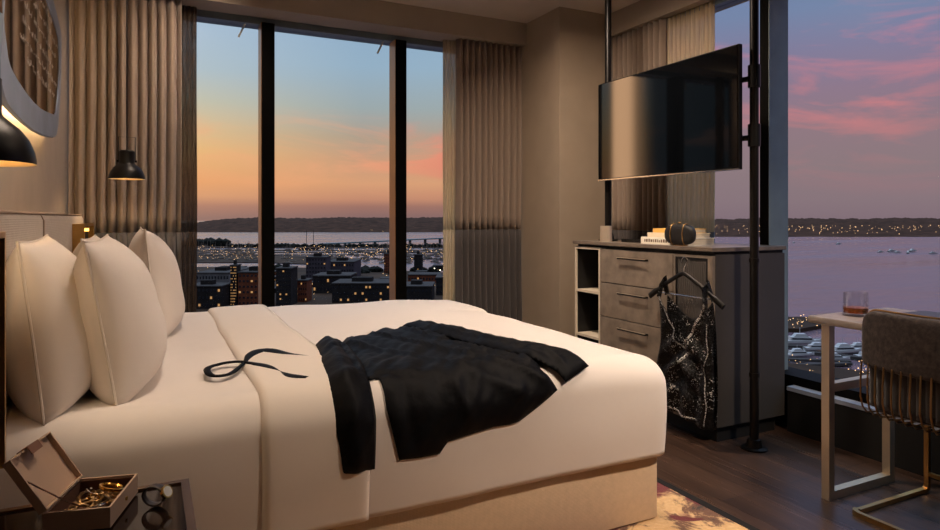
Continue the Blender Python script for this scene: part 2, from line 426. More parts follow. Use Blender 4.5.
curtain('curtain', 'full height taupe curtain with dark lower band hanging between the sunset window and the column', 'x', 2.13, 2.69, 4.51, .052, .034, 2.53, 1.06, ('curtain', 'curtain_band'), 2)
curtain('curtain', 'taupe curtain with closely spaced folds behind the television', 'y', 3.40, 3.95, 3.20, .055, .032, 2.53, 1.06, ('curtain', 'curtain_band'), 3)
curtain('sheer_curtain', 'narrow dark sheer curtain gathered at the left edge of the sunset window', 'x', .18, .285, 4.60, .028, .010, 2.53, 1.06, ('sheer_dark', 'sheer_dark'), 4)
curtain('sheer_curtain', 'narrow pale sheer curtain gathered at the right edge of the sunset window', 'x', 2.045, 2.16, 4.585, .032, .012, 2.53, 1.06, ('sheer', 'sheer'), 5)
curtain('sheer_curtain', 'gold sheer curtain between the television and the bay window pane', 'y', 2.99, 3.42, 3.22, .04, .014, 2.53, 1.06, ('sheer', 'sheer_band'), 6)

# ---------------------------------------------------------------- bed
BX0, BX1, BY0, BY1, BZ0, BZT, BR = -.334, 1.775, 1.85, 3.85, .262, .648, .105
bed = thing('bed', 'king size bed with oat linen base and high woven grey headboard', 'bed', (.72, 2.85, 0))
MB().box(-.30, 1.73, 1.88, 3.82, .014, .258, bev=.012).build('bed_base', 'base_linen', bed, True)
MB().box(-.30, 1.70, 1.93, 3.77, .264, .50, bev=.04).build('mattress', 'white_cotton', bed, True)
hb = MB().box(-.425, -.37, 1.33, 4.37, .25, 1.13, bev=.01).build('headboard', 'headboard', bed, True)
edges = [1.32, 2.77, 4.38]
for a, b in zip(edges, edges[1:]):
    MB().box(-.40, -.335, a + .003, b - .003, .45, 1.166, bev=.024).build('headboard_panel', 'headboard', hb, True)
MB().tube([(-.345, 1.34, 1.166), (-.345, 4.35, 1.166)], .005).build('piping', 'piping', hb, True)
MB().tube([(-.337, 2.77, .5), (-.337, 2.77, 1.14), (-.347, 2.77, 1.162), (-.39, 2.77, 1.166)], .005).build('seam_piping', 'piping', hb, True)

def bulge(p):
    """soft quilt unevenness, metres along the normal"""
    h = .010 * noise.noise(Vector((p.x * 2.1, p.y * 2.1, p.z * 3))) + .005 * noise.noise(Vector((p.x * 5 + 4, p.y * 4, p.z * 4)))
    if p.y < 1.97 and p.z < .6: h += .010 * math.sin((p.z - .27) / .33 * PI)
    return h
def surfpt(X, s):
    """point and normal on the near part of the duvet: s<0 on top (distance from the start of the rounding), then round the edge and down"""
    yr = BY0 + BR
    if s <= 0: return Vector((X, yr - s, BZT)), Vector((0, 0, 1))
    L = PI / 2 * BR
    if s < L:
        a = s / BR
        n = Vector((0, -math.sin(a), math.cos(a))); return Vector((X, yr, BZT - BR)) + n * BR, n
    return Vector((X, BY0, BZT - BR - (s - L))), Vector((0, -1, 0))
def to_xs(px, py, lift=0.):
    r = ray(px, py); lo = .8
    d = lo; zt, ry = BZT + lift, BR + lift
    def inside(p):
        if p.z > zt or p.y < BY0 - lift: return False
        if p.y < BY0 + BR and p.z > BZT - BR: return (p.y - BY0 - BR) ** 2 + (p.z - BZT + BR) ** 2 < ry * ry
        return True
    while d < 6 and not inside(EYE + r * d): d += .004
    p = EYE + r * (d - .002)
    yr = BY0 + BR
    if p.y >= yr: return p.x, -(p.y - yr)
    if p.z >= BZT - BR: return p.x, BR * math.atan2(yr - p.y, p.z - (BZT - BR))
    return p.x, PI / 2 * BR + (BZT - BR - p.z)
def rbox(u, v, w):
    """rounded box map: unit cube surface -> duvet"""
    x = BX0 + (BX1 - BX0) * u; y = BY0 + (BY1 - BY0) * v; z = BZ0 + (BZT - BZ0) * w
    c = Vector((min(max(x, BX0 + .05), BX1 - .055), min(max(y, BY0 + BR), BY1 - BR), min(z, BZT - BR)))
    d = Vector((x, y, z)) - c
    return Vector((x, y, z)), c, d
def duvet_point(x, s):
    p, n = surfpt(x, s); return p, n
dv = bmesh.new()
# cross-section (closed over near side, top, far side), swept along X with rounded foot end
def section(k, N):
    L = PI / 2 * BR; H = (BZT - BR) - BZ0; W = (BY1 - BY0) - 2 * BR
    tot = 2 * H + 2 * L + W; q = k / N * tot
    if q < H + L + W / 2:
        s = H + L - q
        p, n = surfpt(0, s); return p.y, p.z, n
    s = H + L - (tot - q); p, n = surfpt(0, s)
    return (BY0 + BY1) - p.y, p.z, Vector((0, -n.y, n.z))
NS, NX = 150, 110
def dfn(u, v):
    y, z, n = section(int(round(v * NS)), NS)
    rx = .075
    # X distribution: straight part then a rounded end
    Ls = (BX1 - rx) - BX0; La = PI / 2 * rx; Hh = 0
    u2 = min(1, u / .93); q = u2 * (Ls + La)
    if q < Ls: x = BX0 + q; k = 0
    else:
        a = (q - Ls) / rx; k = rx * (1 - math.cos(a)); x = BX1 - rx + rx * math.sin(a)
    yc, zc = (BY0 + BY1) / 2, .42
    p = Vector((x, y, z))
    inn = Vector((0, n.y, n.z)) * k
    p -= inn
    sag = max(0, (x - 1.25)) ** 2 * .12 * min(1, max(0, (z - .3) / .3))
    p.z -= sag * (1 if y < 3.3 else .5)
    p += n * bulge(p)
    if u > .93: p = p.lerp(Vector((BX1 + .004, min(max(y, yc - .7), yc + .7), .45)), (u - .93) / .07)
    return p
MB().grid(NX, NS, dfn).build('duvet_tmp', 'duvet')
duvet = bpy.data.objects['duvet_tmp']; duvet.name = 'duvet'; duvet.data.name = 'duvet'
duvet.data.polygons.foreach_set('use_smooth', [True] * len(duvet.data.polygons))
q_ = duvet.modifiers.new('solid', 'SOLIDIFY'); q_.thickness = .01; q_.offset = -1
tag(duvet, 'smooth white duvet covering the bed and hanging over its near side', 'duvet')
# turned-back cuff band across the duvet
def cuff(u, v):
    k = int(round(v * NS)); y, z, n = section(k, NS)
    e = min(u, 1 - u); th = .010 * (1 - math.exp(-e * 26)) + .002
    wob = .012 * noise.noise(Vector((y * 3, z * 4, 1)))
    p = Vector((.285 + wob + u * .30 + (.02 if z > .6 else 0) * 0, y, z))
    return p + n * (bulge(p) + th + (.004 if u > .02 else -.006))
MB().grid(26, NS, cuff).build('turned_back_cuff', 'cuff', duvet, 'all', solid=.006)['label'] = 'cream folded cuff band of the duvet'
MB().box(.562, .568, BY0 - .0125, BY0 - .0105, .28, .53).build('side_seam', 'cuff', duvet)

# pillows
def pillow(label, cx, cy, lean, yaw, w=.78, h=.50, t=.24, seed=0, group='white pillows standing at the headboard', bendz=0):
    root = thing('pillow', label, 'pillow', (cx, cy, .63), group)
    def shape(u, v, side):
        a, b = 2 * u - 1, 2 * v - 1
        eb_, kb = (2.4, .6) if b > 0 else (4.5, .5)
        ed = max(0, 1 - abs(a) ** 2.8) ** .6 * max(0, 1 - abs(b) ** eb_) ** kb
        yy = a * w / 2 * (1 - .055 * (1 - abs(b) ** 2) * abs(a)); zz = b * h / 2 * (1 - (.045 if b > 0 else .03) * (1 - a * a) * abs(b))
        wr = .006 * noise.noise(Vector((a * 3 + seed, b * 3, side))) + .010 * noise.noise(Vector((a * 1.4 + seed, b * 1.3, side + 7)))
        rid = .006 * math.sin((a - b) * 9 + seed) * (abs(a) ** 3) * (abs(b) ** 2)
        return Vector((side * (.78 if side < 0 else 1.06) * (t / 2 * ed * (1.08 - .16 * b) + (wr + rid) * ed), yy, zz + h / 2))
    R = Matrix.Rotation(yaw, 4, 'Z') @ Matrix.Rotation(-lean, 4, 'Y')
    base = Vector((cx, cy, .63))
    m = MB()
    for sd in (-1, 1): m.grid(36, 26, lambda u, v: base + (R @ shape(u, v, sd)))
    bmesh.ops.remove_doubles(m.bm, verts=m.bm.verts, dist=.0006)
    m.build('pillow_body', 'white_cotton', root, 'all')
    pts = []
    for k in range(96):
        q = k / 96 * 4; e = int(q); f_ = q - e
        uv = [(f_, 0), (1, f_), (1 - f_, 1), (0, 1 - f_)][e]
        pts.append(base + R @ shape(uv[0], uv[1], 0))
    MB().tube(pts, .0035, 6, closed=True).build('piping', 'cuff', root, True)
    return root
pillow('plump white pillow nearest the camera at the left, against the headboard', -.245, 2.30, .12, .04, .80, .465, .245, 1)
pillow('white pillow directly in front of the nearest one, its pointed corner up', -.065, 2.37, .17, -.02, .80, .465, .235, 2)
pillow('far pillow mostly hidden, only its top showing beside the reading light', -.19, 3.33, .10, .0, .78, .44, .22, 3)
pillow('white far pillow leaning toward the window, partly behind the front near pillow', .025, 3.36, .10, .03, .80, .475, .23, 4)

# ---------------------------------------------------------------- draped jacket and bow tie
def seg_dist(p, a, b):
    ax, ay = a; bx, by = b; px_, py_ = p
    dx, dy = bx - ax, by - ay; L = dx * dx + dy * dy
    t = 0 if L == 0 else max(0, min(1, ((px_ - ax) * dx + (py_ - ay) * dy) / L))
    return math.hypot(px_ - ax - t * dx, py_ - ay - t * dy)
def drape(name, outline_px, mat, parent, base_h, puff, creases=(), seed=0, cell=.012):
    P = [to_xs(*q, .014) for q in outline_px]
    CR = [([to_xs(*q, .02) for q in c], hgt, wid) for c, hgt, wid in creases]
    bm = bmesh.new(); bm.faces.new([bm.verts.new((x, s, 0)) for x, s in P])
    x0, x1 = min(p[0] for p in P), max(p[0] for p in P); s0, s1 = min(p[1] for p in P), max(p[1] for p in P)
    for i in range(1, int((x1 - x0) / cell) + 1):
        bmesh.ops.bisect_plane(bm, geom=bm.verts[:] + bm.edges[:] + bm.faces[:], plane_co=(x0 + i * cell, 0, 0), plane_no=(1, 0, 0))
    for i in range(1, int((s1 - s0) / cell) + 1):
        bmesh.ops.bisect_plane(bm, geom=bm.verts[:] + bm.edges[:] + bm.faces[:], plane_co=(0, s0 + i * cell, 0), plane_no=(0, 1, 0))
    bmesh.ops.triangulate(bm, faces=bm.faces)
    n = len(P)
    for v in bm.verts:
        q = (v.co.x, v.co.y)
        e = min(seg_dist(q, P[i], P[(i + 1) % n]) for i in range(n))
        h = base_h + puff * (1 - math.exp(-e / .018))
        env = 1 - math.exp(-e / .015)
        h += env * (.012 * noise.noise(Vector((q[0] * 9 + seed, q[1] * 4.5, 0))) + .009 * noise.noise(Vector((q[0] * 22 + q[1] * 16, q[1] * 6, seed))) + .003 * abs(noise.noise(Vector((q[0] * 50 + q[1] * 30, q[1] * 16, seed)))))
        for c, hg, wd in CR:
            d = min(seg_dist(q, c[i], c[i + 1]) for i in range(len(c) - 1))
            h += hg * math.exp(-(d / wd) ** 2)
        p, nn = surfpt(q[0], q[1])
        v.co = p + nn * (bulge(p) + max(.004, h))
    m = MB(); m.bm.free(); m.bm = bm
    return m.build(name, mat, parent, 'all', solid=.0035, offset=1)
jk = thing('jacket', 'black satin tailored jacket with buttoned cuffs laid across the bed', 'jacket', (1.0, 2.2, .66))
body = [(379, 376), (387, 410), (398.5, 459.5), (420, 457), (439, 453), (447, 441), (493, 427), (508.5, 424.6), (519, 421.5), (540, 406), (558.5, 390), (550, 376),
        (541, 368), (530, 352), (508, 339), (470, 331), (443, 327), (428, 324), (414, 327), (401, 328), (381, 326.6), (371, 332), (358, 336), (347, 335), (342, 341), (350, 352), (362, 366), (368, 377)]
drape('body', body, 'black_satin', jk, .006, .012,
      creases=[([(350, 342), (400, 352), (470, 372), (520, 392)], .012, .018), ([(372, 334), (430, 345), (500, 362), (545, 380)], .016, .012),
               ([(401, 329), (450, 342), (505, 352)], .014, .011), ([(428, 325), (470, 335), (525, 355)], .010, .010),
               ([(400, 372), (408, 410), (416, 450)], -.006, .012), ([(450, 380), (470, 420)], .008, .012), ([(355, 350), (372, 372), (440, 378)], -.006, .010)], seed=3)
sl = [(315, 345), (320, 365), (327, 390), (333, 430), (337, 455), (340, 475), (357, 472), (374, 468), (375, 450), (376, 420), (373, 395), (368, 377), (362, 362), (352, 348), (342, 342), (332, 338), (322, 338)]
s1 = drape('sleeve', sl, 'black_satin', jk, .010, .026, creases=[([(330, 345), (345, 380), (352, 430), (356, 468)], .012, .022), ([(340, 345), (360, 375), (368, 400)], -.01, .008)], seed=8)
sr = [(401, 328), (420, 324.5), (443, 328), (508, 339), (543, 345.6), (573.6, 354), (588.8, 366), (565, 382.5), (556, 372), (532, 361), (505, 352), (460, 341), (425, 333)]
s2 = drape('sleeve', sr, 'black_satin', jk, .018, .018, creases=[([(430, 330), (500, 344), (560, 362)], .012, .012)], seed=12)
for q in ((338, 447), (338.6, 452), (339.2, 457), (339.8, 462)):
    x, s = to_xs(*q, .04); x += .022; p, nn = surfpt(x, s); p = p + nn * (bulge(p) + .030)
    MB().tube([p, p + nn * .004], .0055, 10).build('cuff_button', 'ribbon', s1, True)

bt = thing('bow_tie', 'black untied bow tie lying in a loose loop near the pillows', 'bow tie', (.35, 2.9, .66))
path = [(309, 356, .6), (286, 353.5, 1.1), (264.6, 350, 1.3), (252, 354, .9), (245, 361, .35), (232, 371, .45), (222, 374.5, .45), (211, 374, .45), (207, 369, .45),
        (211, 364.5, .45), (221.5, 362, .45), (236, 361, .4), (247, 362, .35), (262, 365, .9), (276, 370, 1.3), (290, 376, 1.5), (307, 377.5, .5)]
ctr = []
for i, (a, b, wd) in enumerate(path):
    x, s = to_xs(a, b, .020); ctr.append((x, s, wd))
# resample smooth
sm = []
for i in range(len(ctr) - 1):
    p0 = ctr[max(0, i - 1)]; p1 = ctr[i]; p2 = ctr[i + 1]; p3 = ctr[min(len(ctr) - 1, i + 2)]
    for k in range(6):
        t_ = k / 6
        sm.append(tuple(.5 * ((2 * p1[j]) + (-p0[j] + p2[j]) * t_ + (2 * p0[j] - 5 * p1[j] + 4 * p2[j] - p3[j]) * t_ * t_ + (-p0[j] + 3 * p1[j] - 3 * p2[j] + p3[j]) * t_ ** 3) for j in range(3)))
sm.append(ctr[-1])
m = MB(); rows = []
for i, (x, s, wd) in enumerate(sm):
    a = sm[max(0, i - 1)]; b = sm[min(len(sm) - 1, i + 1)]
    dx, ds = b[0] - a[0], b[1] - a[1]; L = math.hypot(dx, ds) or 1; nx, ns = -ds / L, dx / L
    row = []
    for k in (-1, -.5, 0, .5, 1):
        q = (x + nx * k * .023 * wd, s + ns * k * .023 * wd)
        p, nn = surfpt(*q); lift = .0135 + .004 * (1 - abs(k)) + .004 * abs(math.sin(i * .11))
        row.append(m.bm.verts.new(p + nn * (bulge(p) + lift)))
    rows.append(row)
for A, B in zip(rows, rows[1:]):
    for k in range(4): m.bm.faces.new((A[k], A[k + 1], B[k + 1], B[k]))
m.build('ribbon', 'ribbon', bt, 'all', solid=.003)

# ---------------------------------------------------------------- headboard side panels, reading light, nightstand
for (y0, y1, lab) in ((3.72, 4.37, 'brass edged dark bedside panel at the far end of the headboard near the left curtain'),
                      (1.36, 1.745, 'brass edged dark bedside panel at the left edge behind the near pillows')):
    r_ = thing('bedside_panel', lab, 'wall panel', (-.31, (y0 + y1) / 2, .3))
    MB().box(-.333, -.31, y0 + .012, y1 - .012, .60, 1.105).build('panel', 'inside', r_)
    fr = MB()
    for yy in (y0, y1 - .014): fr.box(-.333, -.282, yy, yy + .014, .60, 1.12)
    fr.box(-.333, -.282, y0 + .014, y1 - .014, 1.106, 1.12)
    fr.build('brass_frame', 'brass', r_)
rl = thing('reading_light', 'small lit brass reading light on the dark panel beyond the headboard', 'lamp', (-.29, 3.78, 1.08))
MB().box(-.31, -.265, 3.75, 3.81, 1.098, 1.104).build('shade', 'brass', rl)
MB().box(-.305, -.268, 3.755, 3.805, 1.084, 1.098).build('light_diffuser', 'readglow', rl)
MB().tube([(-.31, 3.78, 1.03), (-.288, 3.78, 1.03), (-.288, 3.78, 1.084)], .005).build('arm', 'brass', rl)

NX0, NX1, NY0, NY1, NZ = -.332, .08, 1.02, 1.545, .58
ns = thing('nightstand', 'dark walnut nightstand with brass rimmed smoked glass top at the lower left', 'nightstand', (-.13, 1.28, 0))
MB().box(NX0 + .01, NX1 - .014, NY0 + .01, NY1 - .014, .18, .545, bev=.004).build('body', 'nightwood', ns)
t_ = MB()
t_.bar([(NX0, NY0 + .008, NZ - .01), (NX1, NY0 + .008, NZ - .01)], .016, .02); t_.bar([(NX0, NY1 - .008, NZ - .01), (NX1, NY1 - .008, NZ - .01)], .016, .02)
t_.bar([(NX1 - .008, NY0 + .016, NZ - .01), (NX1 - .008, NY1 - .016, NZ - .01)], .016, .02); t_.bar([(NX0 + .008, NY0 + .016, NZ - .01), (NX0 + .008, NY1 - .016, NZ - .01)], .016, .02)
t_.build('brass_rim', 'bronze', ns)
MB().box(NX0 + .016, NX1 - .016, NY0 + .016, NY1 - .016, NZ - .022, NZ - .004).build('glass_top', 'smokeglass', ns)
for x in (NX0 + .01, NX1 - .011):
    for y in (NY0 + .011, NY1 - .011): MB().box(x - .01, x + .01, y - .01, y + .01, 0, NZ - .02).build('leg', 'brass', ns)
dr = MB().box(NX1 - .014, NX1 - .002, NY0 + .03, NY1 - .03, .36, .54, bev=.002).build('drawer', 'nightwood', ns)
MB().tube([(NX1 - .002, 1.2, .46), (NX1 + .012, 1.2, .46), (NX1 + .012, 1.36, .46), (NX1 - .002, 1.36, .46)], .004).build('handle', 'brass', dr)

# jewellery box
bxo = Vector((-.062, 1.362, NZ)); ang = math.radians(14.5)
U = Vector((-math.cos(ang), math.sin(ang), 0)); V = Vector((math.sin(ang), math.cos(ang), 0)); Z = Vector((0, 0, 1))
U = Vector((-math.cos(ang), math.sin(ang) * .9, 0)).normalized(); V = Vector((.27, .963, 0)).normalized()
def obx(m, a0, a1, b0, b1, c0, c1, U=U, V=V, Z=Z, O=bxo):
    pts = [O + U * a + V * b + Z * c for a, b, c in ((a0, b0, c0), (a1, b0, c0), (a1, b1, c0), (a0, b1, c0))]
    m.prism(pts, Z * (c1 - c0)); return m
BW, BD, BH = .112, .16, .038
jb = thing('jewellery_box', 'open blush leather jewellery box on the nightstand with its lid leaning back', 'jewellery box', bxo)
m = MB(); obx(m, 0, BW, 0, BD, 0, .004); obx(m, 0, .004, 0, BD, .004, BH); obx(m, BW - .004, BW, 0, BD, .004, BH); obx(m, .004, BW - .004, 0, .004, .004, BH); obx(m, .004, BW - .004, BD - .004, BD, .004, BH)
m.build('tray', 'boxleather', jb)
m = MB(); obx(m, .0045, BW - .0045, .0045, BD - .0045, .0045, .008); obx(m, .0045, .007, .0045, BD - .0045, .008, BH - .004); obx(m, BW - .007, BW - .0045, .0045, BD - .0045, .008, BH - .004)
obx(m, .007, BW - .007, .0045, .007, .008, BH - .004); obx(m, .007, BW - .007, BD - .007, BD - .0045, .008, BH - .004)
m.build('lining', 'boxin', jb)
la = math.radians(122)
LU = (U * -math.cos(la) + Z * math.sin(la)); LN = (U * math.sin(la) + Z * math.cos(la)) * 1
LO = bxo + U * BW + Z * BH
m = MB()
obx(m, 0, BW, 0, BD, 0, .005, U=LU, V=V, Z=LN, O=LO)
obx(m, 0, .003, 0, BD, -.010, 0, U=LU, V=V, Z=LN, O=LO); obx(m, BW - .003, BW, 0, BD, -.010, 0, U=LU, V=V, Z=LN, O=LO)
obx(m, .003, BW - .003, 0, .003, -.010, 0, U=LU, V=V, Z=LN, O=LO); obx(m, .003, BW - .003, BD - .003, BD, -.010, 0, U=LU, V=V, Z=LN, O=LO)
lid = m.build('lid', 'boxleather', jb)
m = MB(); obx(m, BW, BW + .002, BD * .34, BD * .60, -.015, .005, U=LU, V=V, Z=LN, O=LO); obx(m, BW - .015, BW + .002, BD * .34, BD * .60, -.0165, -.0145, U=LU, V=V, Z=LN, O=LO)
m.build('leather_tab', 'tableather', lid)
a_ = LO + LU * .062 + V * .010 - LN * .006; b_ = bxo + U * .040 + V * .010 + Z * (BH - .004)
m = MB(); m.bar([a_, a_ * .5 + b_ * .5 + Vector((0, 0, -.003)), b_], .009, .0015, (0, .5, .86)); m.build('ribbon_stay', 'tableather', jb)
MB().tube([bxo + U * -.0 + V * .085 + Z * .018, bxo + U * -.004 + V * .085 + Z * .018], .004, 10).build('snap_stud', 'brass', jb, True)
def ring(c, r, tr, nrm, mat, name, label, grp=None, gem=False):
    n = Vector(nrm).normalized(); a = n.orthogonal().normalized(); b = n.cross(a)
    root = thing(name, label, 'jewellery', c, grp)
    MB().tube([Vector(c) + a * r * math.cos(k * 2 * PI / 28) + b * r * math.sin(k * 2 * PI / 28) for k in range(28)], tr, 6, closed=True).build('band', mat, root, True)
    if gem:
        q = Vector(c) + Vector((0, 0, r * .6)); mm = MB(); bmesh.ops.create_icosphere(mm.bm, subdivisions=1, radius=tr * 2.2, matrix=Matrix.Translation(q)); mm.build('stone', 'silver', root)
    return root
def inb(a, b, c): return bxo + U * a + V * b + Z * c
ring(inb(.036, .118, .030), .021, .0035, (0.3, .1, 1), 'gold', 'bangle', 'polished gold bangle at the back of the open jewellery box')
ring(inb(.074, .120, .022), .011, .0018, (.6, .2, .6), 'silver', 'finger_ring', 'silver ring near the lid side of the jewellery box', gem=True)
ring(inb(.062, .100, .020), .010, .0016, (.2, .7, .6), 'gold', 'finger_ring', 'gold ring in the middle of the jewellery box')
ring(inb(.040, .045, .020), .017, .0035, (-.3, .4, .8), 'silver', 'bracelet', 'dark silver bracelet at the front of the jewellery box')
ch = thing('chain_necklace', 'tangled gold chain necklace filling the jewellery box', 'jewellery', inb(.05, .08, .008))
lk = MB(); random.seed(5); pa = Vector((.03, .05)); dirn = 0
pts = []
for k in range(260):
    dirn += random.uniform(-.5, .5)
    pa += Vector((math.cos(dirn), math.sin(dirn))) * .006
    if not (.014 < pa.x < BW - .014): dirn = PI - dirn; pa.x = min(max(pa.x, .014), BW - .014)
    if not (.014 < pa.y < BD - .014): dirn = -dirn; pa.y = min(max(pa.y, .014), BD - .014)
    pts.append(inb(pa.x, pa.y, .013 + .009 * noise.noise(Vector((pa.x * 60, pa.y * 60, 2))) ))
lk.tube(pts, [.0022 + .0012 * (k % 2) for k in range(len(pts))], 5).build('chain', 'brass_dark', ch, True)
# wrist watch
wt = thing('wristwatch', 'gold wristwatch with dark strap on the nightstand beside the jewellery box', 'wristwatch', (.0, 1.43, NZ))
wq = Vector((.012, 1.432, NZ + .0195)); Pd = Vector((.88, -.47, 0)); Qd = Vector((.47, .88, 0))
def strap(u, v):
    a = u * 2 * PI; w_ = .009 - .002 * math.cos(a) * -1
    return wq + Pd * (.022 * math.cos(a)) + Vector((0, 0, .0185 * math.sin(a))) + Qd * ((v - .5) * 2 * w_)
MB().grid(40, 4, strap, closeu=True).build('strap', 'leather', wt, 'all', solid=.0025, offset=0)
nd = (Pd + Vector((0, 0, .55)) - Qd * .25).normalized(); cc = wq + Pd * .0225 + Vector((0, 0, .006))
cs = MB().tube([cc - nd * .002, cc + nd * .005], .0125, 24).build('case', 'gold', wt, True)
MB().tube([cc + nd * .0052, cc + nd * .0058], .0100, 24).build('dial', 'whiteplastic', cs, True)

# ---------------------------------------------------------------- pendants
def pendant(label, x, y, z, bx=.042, by=0, k=1.):
    r_ = thing('pendant_lamp', label, 'lamp', (x, y, z), 'black dome pendant lamps by the bed')
    sh = [(.094, 0), (.094, .006), (.091, .022), (.082, .045), (.068, .064), (.052, .078), (.043, .086), (.040, .092), (.040, .155), (.034, .162), (0, .162)]
    inn = [(0, .084), (.036, .082), (.052, .071), (.066, .057), (.079, .036), (.087, .016), (.091, 0), (.094, 0)]
    sh = [(a * k, b * k) for a, b in sh]; inn = [(a * k, b * k) for a, b in inn]; bx *= k; by *= k
    MB().lathe(sh, (x, y, z), 48).build('lamp_shade', 'black', r_, True)
    MB().lathe(inn, (x, y, z), 48).build('shade_lining', 'lampin', r_, 'all')
    MB().lathe([(0, .012), (.018, .018), (.025, .034), (.018, .052), (.012, .068), (0, .075)], (x, y, z), 20).build('bulb', 'bulb', r_, 'all')
    MB().tube([(x - bx, y - by, z + .098 * k), (x - bx, y - by, z + .238 * k), (x + bx, y + by, z + .238 * k), (x + bx, y + by, z + .098 * k)], .0024, 8).build('bail', 'black', r_)
    MB().tube([(x - bx * 1.2, y - by * 1.2, z + .102 * k), (x + bx * 1.2, y + by * 1.2, z + .102 * k)], .006, 10).build('pivot_screw', 'black', r_, True)
    MB().tube([(x, y, z + .16 * k), (x, y, ZC)], .0035, 8).build('cord', 'black', r_)
    MB().lathe([(0, 0), (.05, 0), (.05, .02), (0, .02)], (x, y, ZC - .02), 24).build('ceiling_rose', 'black', r_)
    ld = bpy.data.lights.new('pendant_bulb_light', 'SPOT'); ld.energy = 4; ld.color = (1, .76, .5); ld.shadow_soft_size = .03; ld.spot_size = math.radians(150); ld.spot_blend = .5
    lo = bpy.data.objects.new('pendant_bulb_light', ld); COL.objects.link(lo); lo.location = (x, y, z + .008)
    return r_
pendant('black dome pendant lamp hanging in front of the left curtain', -.107, 4.15, 1.37)
pendant('black dome pendant lamp nearest the camera, hanging just below the wall mirror', -.314, 1.622, 1.262, 0, .042, 1.12)

# ---------------------------------------------------------------- mirror
XM = -.375
outer = [(53.6, 0), (57, 14), (60.4, 28.7), (61.6, 33), (61.7, 50), (61.6, 72), (60.4, 100), (58.6, 125), (57, 135), (55, 137.8), (51, 137.6), (42.6, 135.3), (34, 131), (27, 125), (20, 118.5), (14.5, 112.6), (9.5, 107), (6, 101), (3.2, 91), (0, 74)]
inner = [(47, 0), (52, 15), (56.5, 29), (58.9, 38), (59.8, 50), (60, 70), (58.3, 95), (56.4, 112), (55, 114.7), (48, 112), (41.6, 108.5), (34, 101.5), (27, 93), (19, 81), (12.5, 70), (9, 60), (5.3, 30), (3, 0)]
po = [onX(a, b, XM) for a, b in outer]; pi_ = [onX(a, b, XM) for a, b in inner]
po_ = [(p.y, p.z) for p in po] + [(2.40, 2.12), (2.62, 2.38), (3.05, 2.44)]
pin = [(p.y, p.z) for p in pi_] + [(2.66, 2.13), (2.76, 2.28), (3.06, 2.34)]
mr = thing('wall_mirror', 'bronze wall mirror in a wide blue grey rounded frame with white script, above the headboard', 'mirror', (XM, 3.3, 1.55))
# ring frame by matching angular samples
def rad(poly, cy, cz, a):
    best = 0; d = (math.cos(a), math.sin(a)); n = len(poly)
    for i in range(n):
        x1, y1 = poly[i][0] - cy, poly[i][1] - cz; x2, y2 = poly[(i + 1) % n][0] - cy, poly[(i + 1) % n][1] - cz
        ex, ey = x2 - x1, y2 - y1; den = d[0] * ey - d[1] * ex
        if abs(den) < 1e-9: continue
        t = (x1 * ey - y1 * ex) / den; s = (x1 * d[1] - y1 * d[0]) / den
        if t > 0 and -1e-6 <= s <= 1 + 1e-6: best = max(best, t)
    return best
CY, CZ = 3.1, 1.93
m = MB(); g = MB(); NA = 180; ringo = []
for k in range(NA):
    a = 2 * PI * k / NA; ro = rad(po_, CY, CZ, a); ri = rad(pin, CY, CZ, a); ri = min(ri, ro - .012)
    d = lambda r_, x: Vector((x, CY + r_ * math.cos(a), CZ + r_ * math.sin(a)))
    ringo.append([m.bm.verts.new(d(ro - .012, XM - .022)), m.bm.verts.new(d(ro, XM - .01)), m.bm.verts.new(d(ro - .004, XM)), m.bm.verts.new(d(ri + .003, XM - .0005)), m.bm.verts.new(d(ri, XM - .004)), m.bm.verts.new(d(ri - .0, XM - .022))])
for k in range(NA):
    A, B = ringo[k], ringo[(k + 1) % NA]
    for j in range(6): m.bm.faces.new((A[j], A[(j + 1) % 6], B[(j + 1) % 6], B[j]))
m.build('mirror_frame', 'mirrorframe', mr, True)
g.prism([Vector((XM - .0035, CY + rad(pin, CY, CZ, 2 * PI * k / NA) * math.cos(2 * PI * k / NA), CZ + rad(pin, CY, CZ, 2 * PI * k / NA) * math.sin(2 * PI * k / NA))) for k in range(NA)], (-.008, 0, 0))
g.build('mirror_glass', 'mirror', mr)
# handwritten looking lines on the glass, slanting
random.seed(11)
sc_ = MB()
for ln in range(8):
    z0 = 2.13 - ln * .062; y = 2.58 + .05 * (ln % 2) + (.08 if ln > 6 else 0)
    while y < 3.62 - (ln % 3) * .12:
        wl = random.uniform(.04, .10); pts = []
        nseg = int(wl / .006)
        for k in range(nseg + 1):
            yy = y + k * .006
            zz = z0 + .006 * math.sin(k * 2.1) + random.uniform(-.006, .006) + (.014 if random.random() < .16 else 0)
            pts.append(Vector((XM - .0025, yy, zz)))
        if rad(pin, CY, CZ, math.atan2(z0 - CZ, y - CY)) > math.hypot(z0 - CZ, y - CY) + .05: sc_.tube(pts, .0007, 4)
        y += wl + random.uniform(.02, .04)
so = sc_.build('etched_script', 'script', mr); so['kind'] = 'stuff'; so['label'] = 'lines of white handwritten script on the mirror'
m = MB(); lp = [Vector((XM - .038, CY + (rad(po_, CY, CZ, 2 * PI * k / 60) - .08) * math.cos(2 * PI * k / 60), CZ + (rad(po_, CY, CZ, 2 * PI * k / 60) - .08) * math.sin(2 * PI * k / 60))) for k in range(60)]
m.tube(lp, .006, 6, closed=True).build('back_light_strip', 'led', mr)

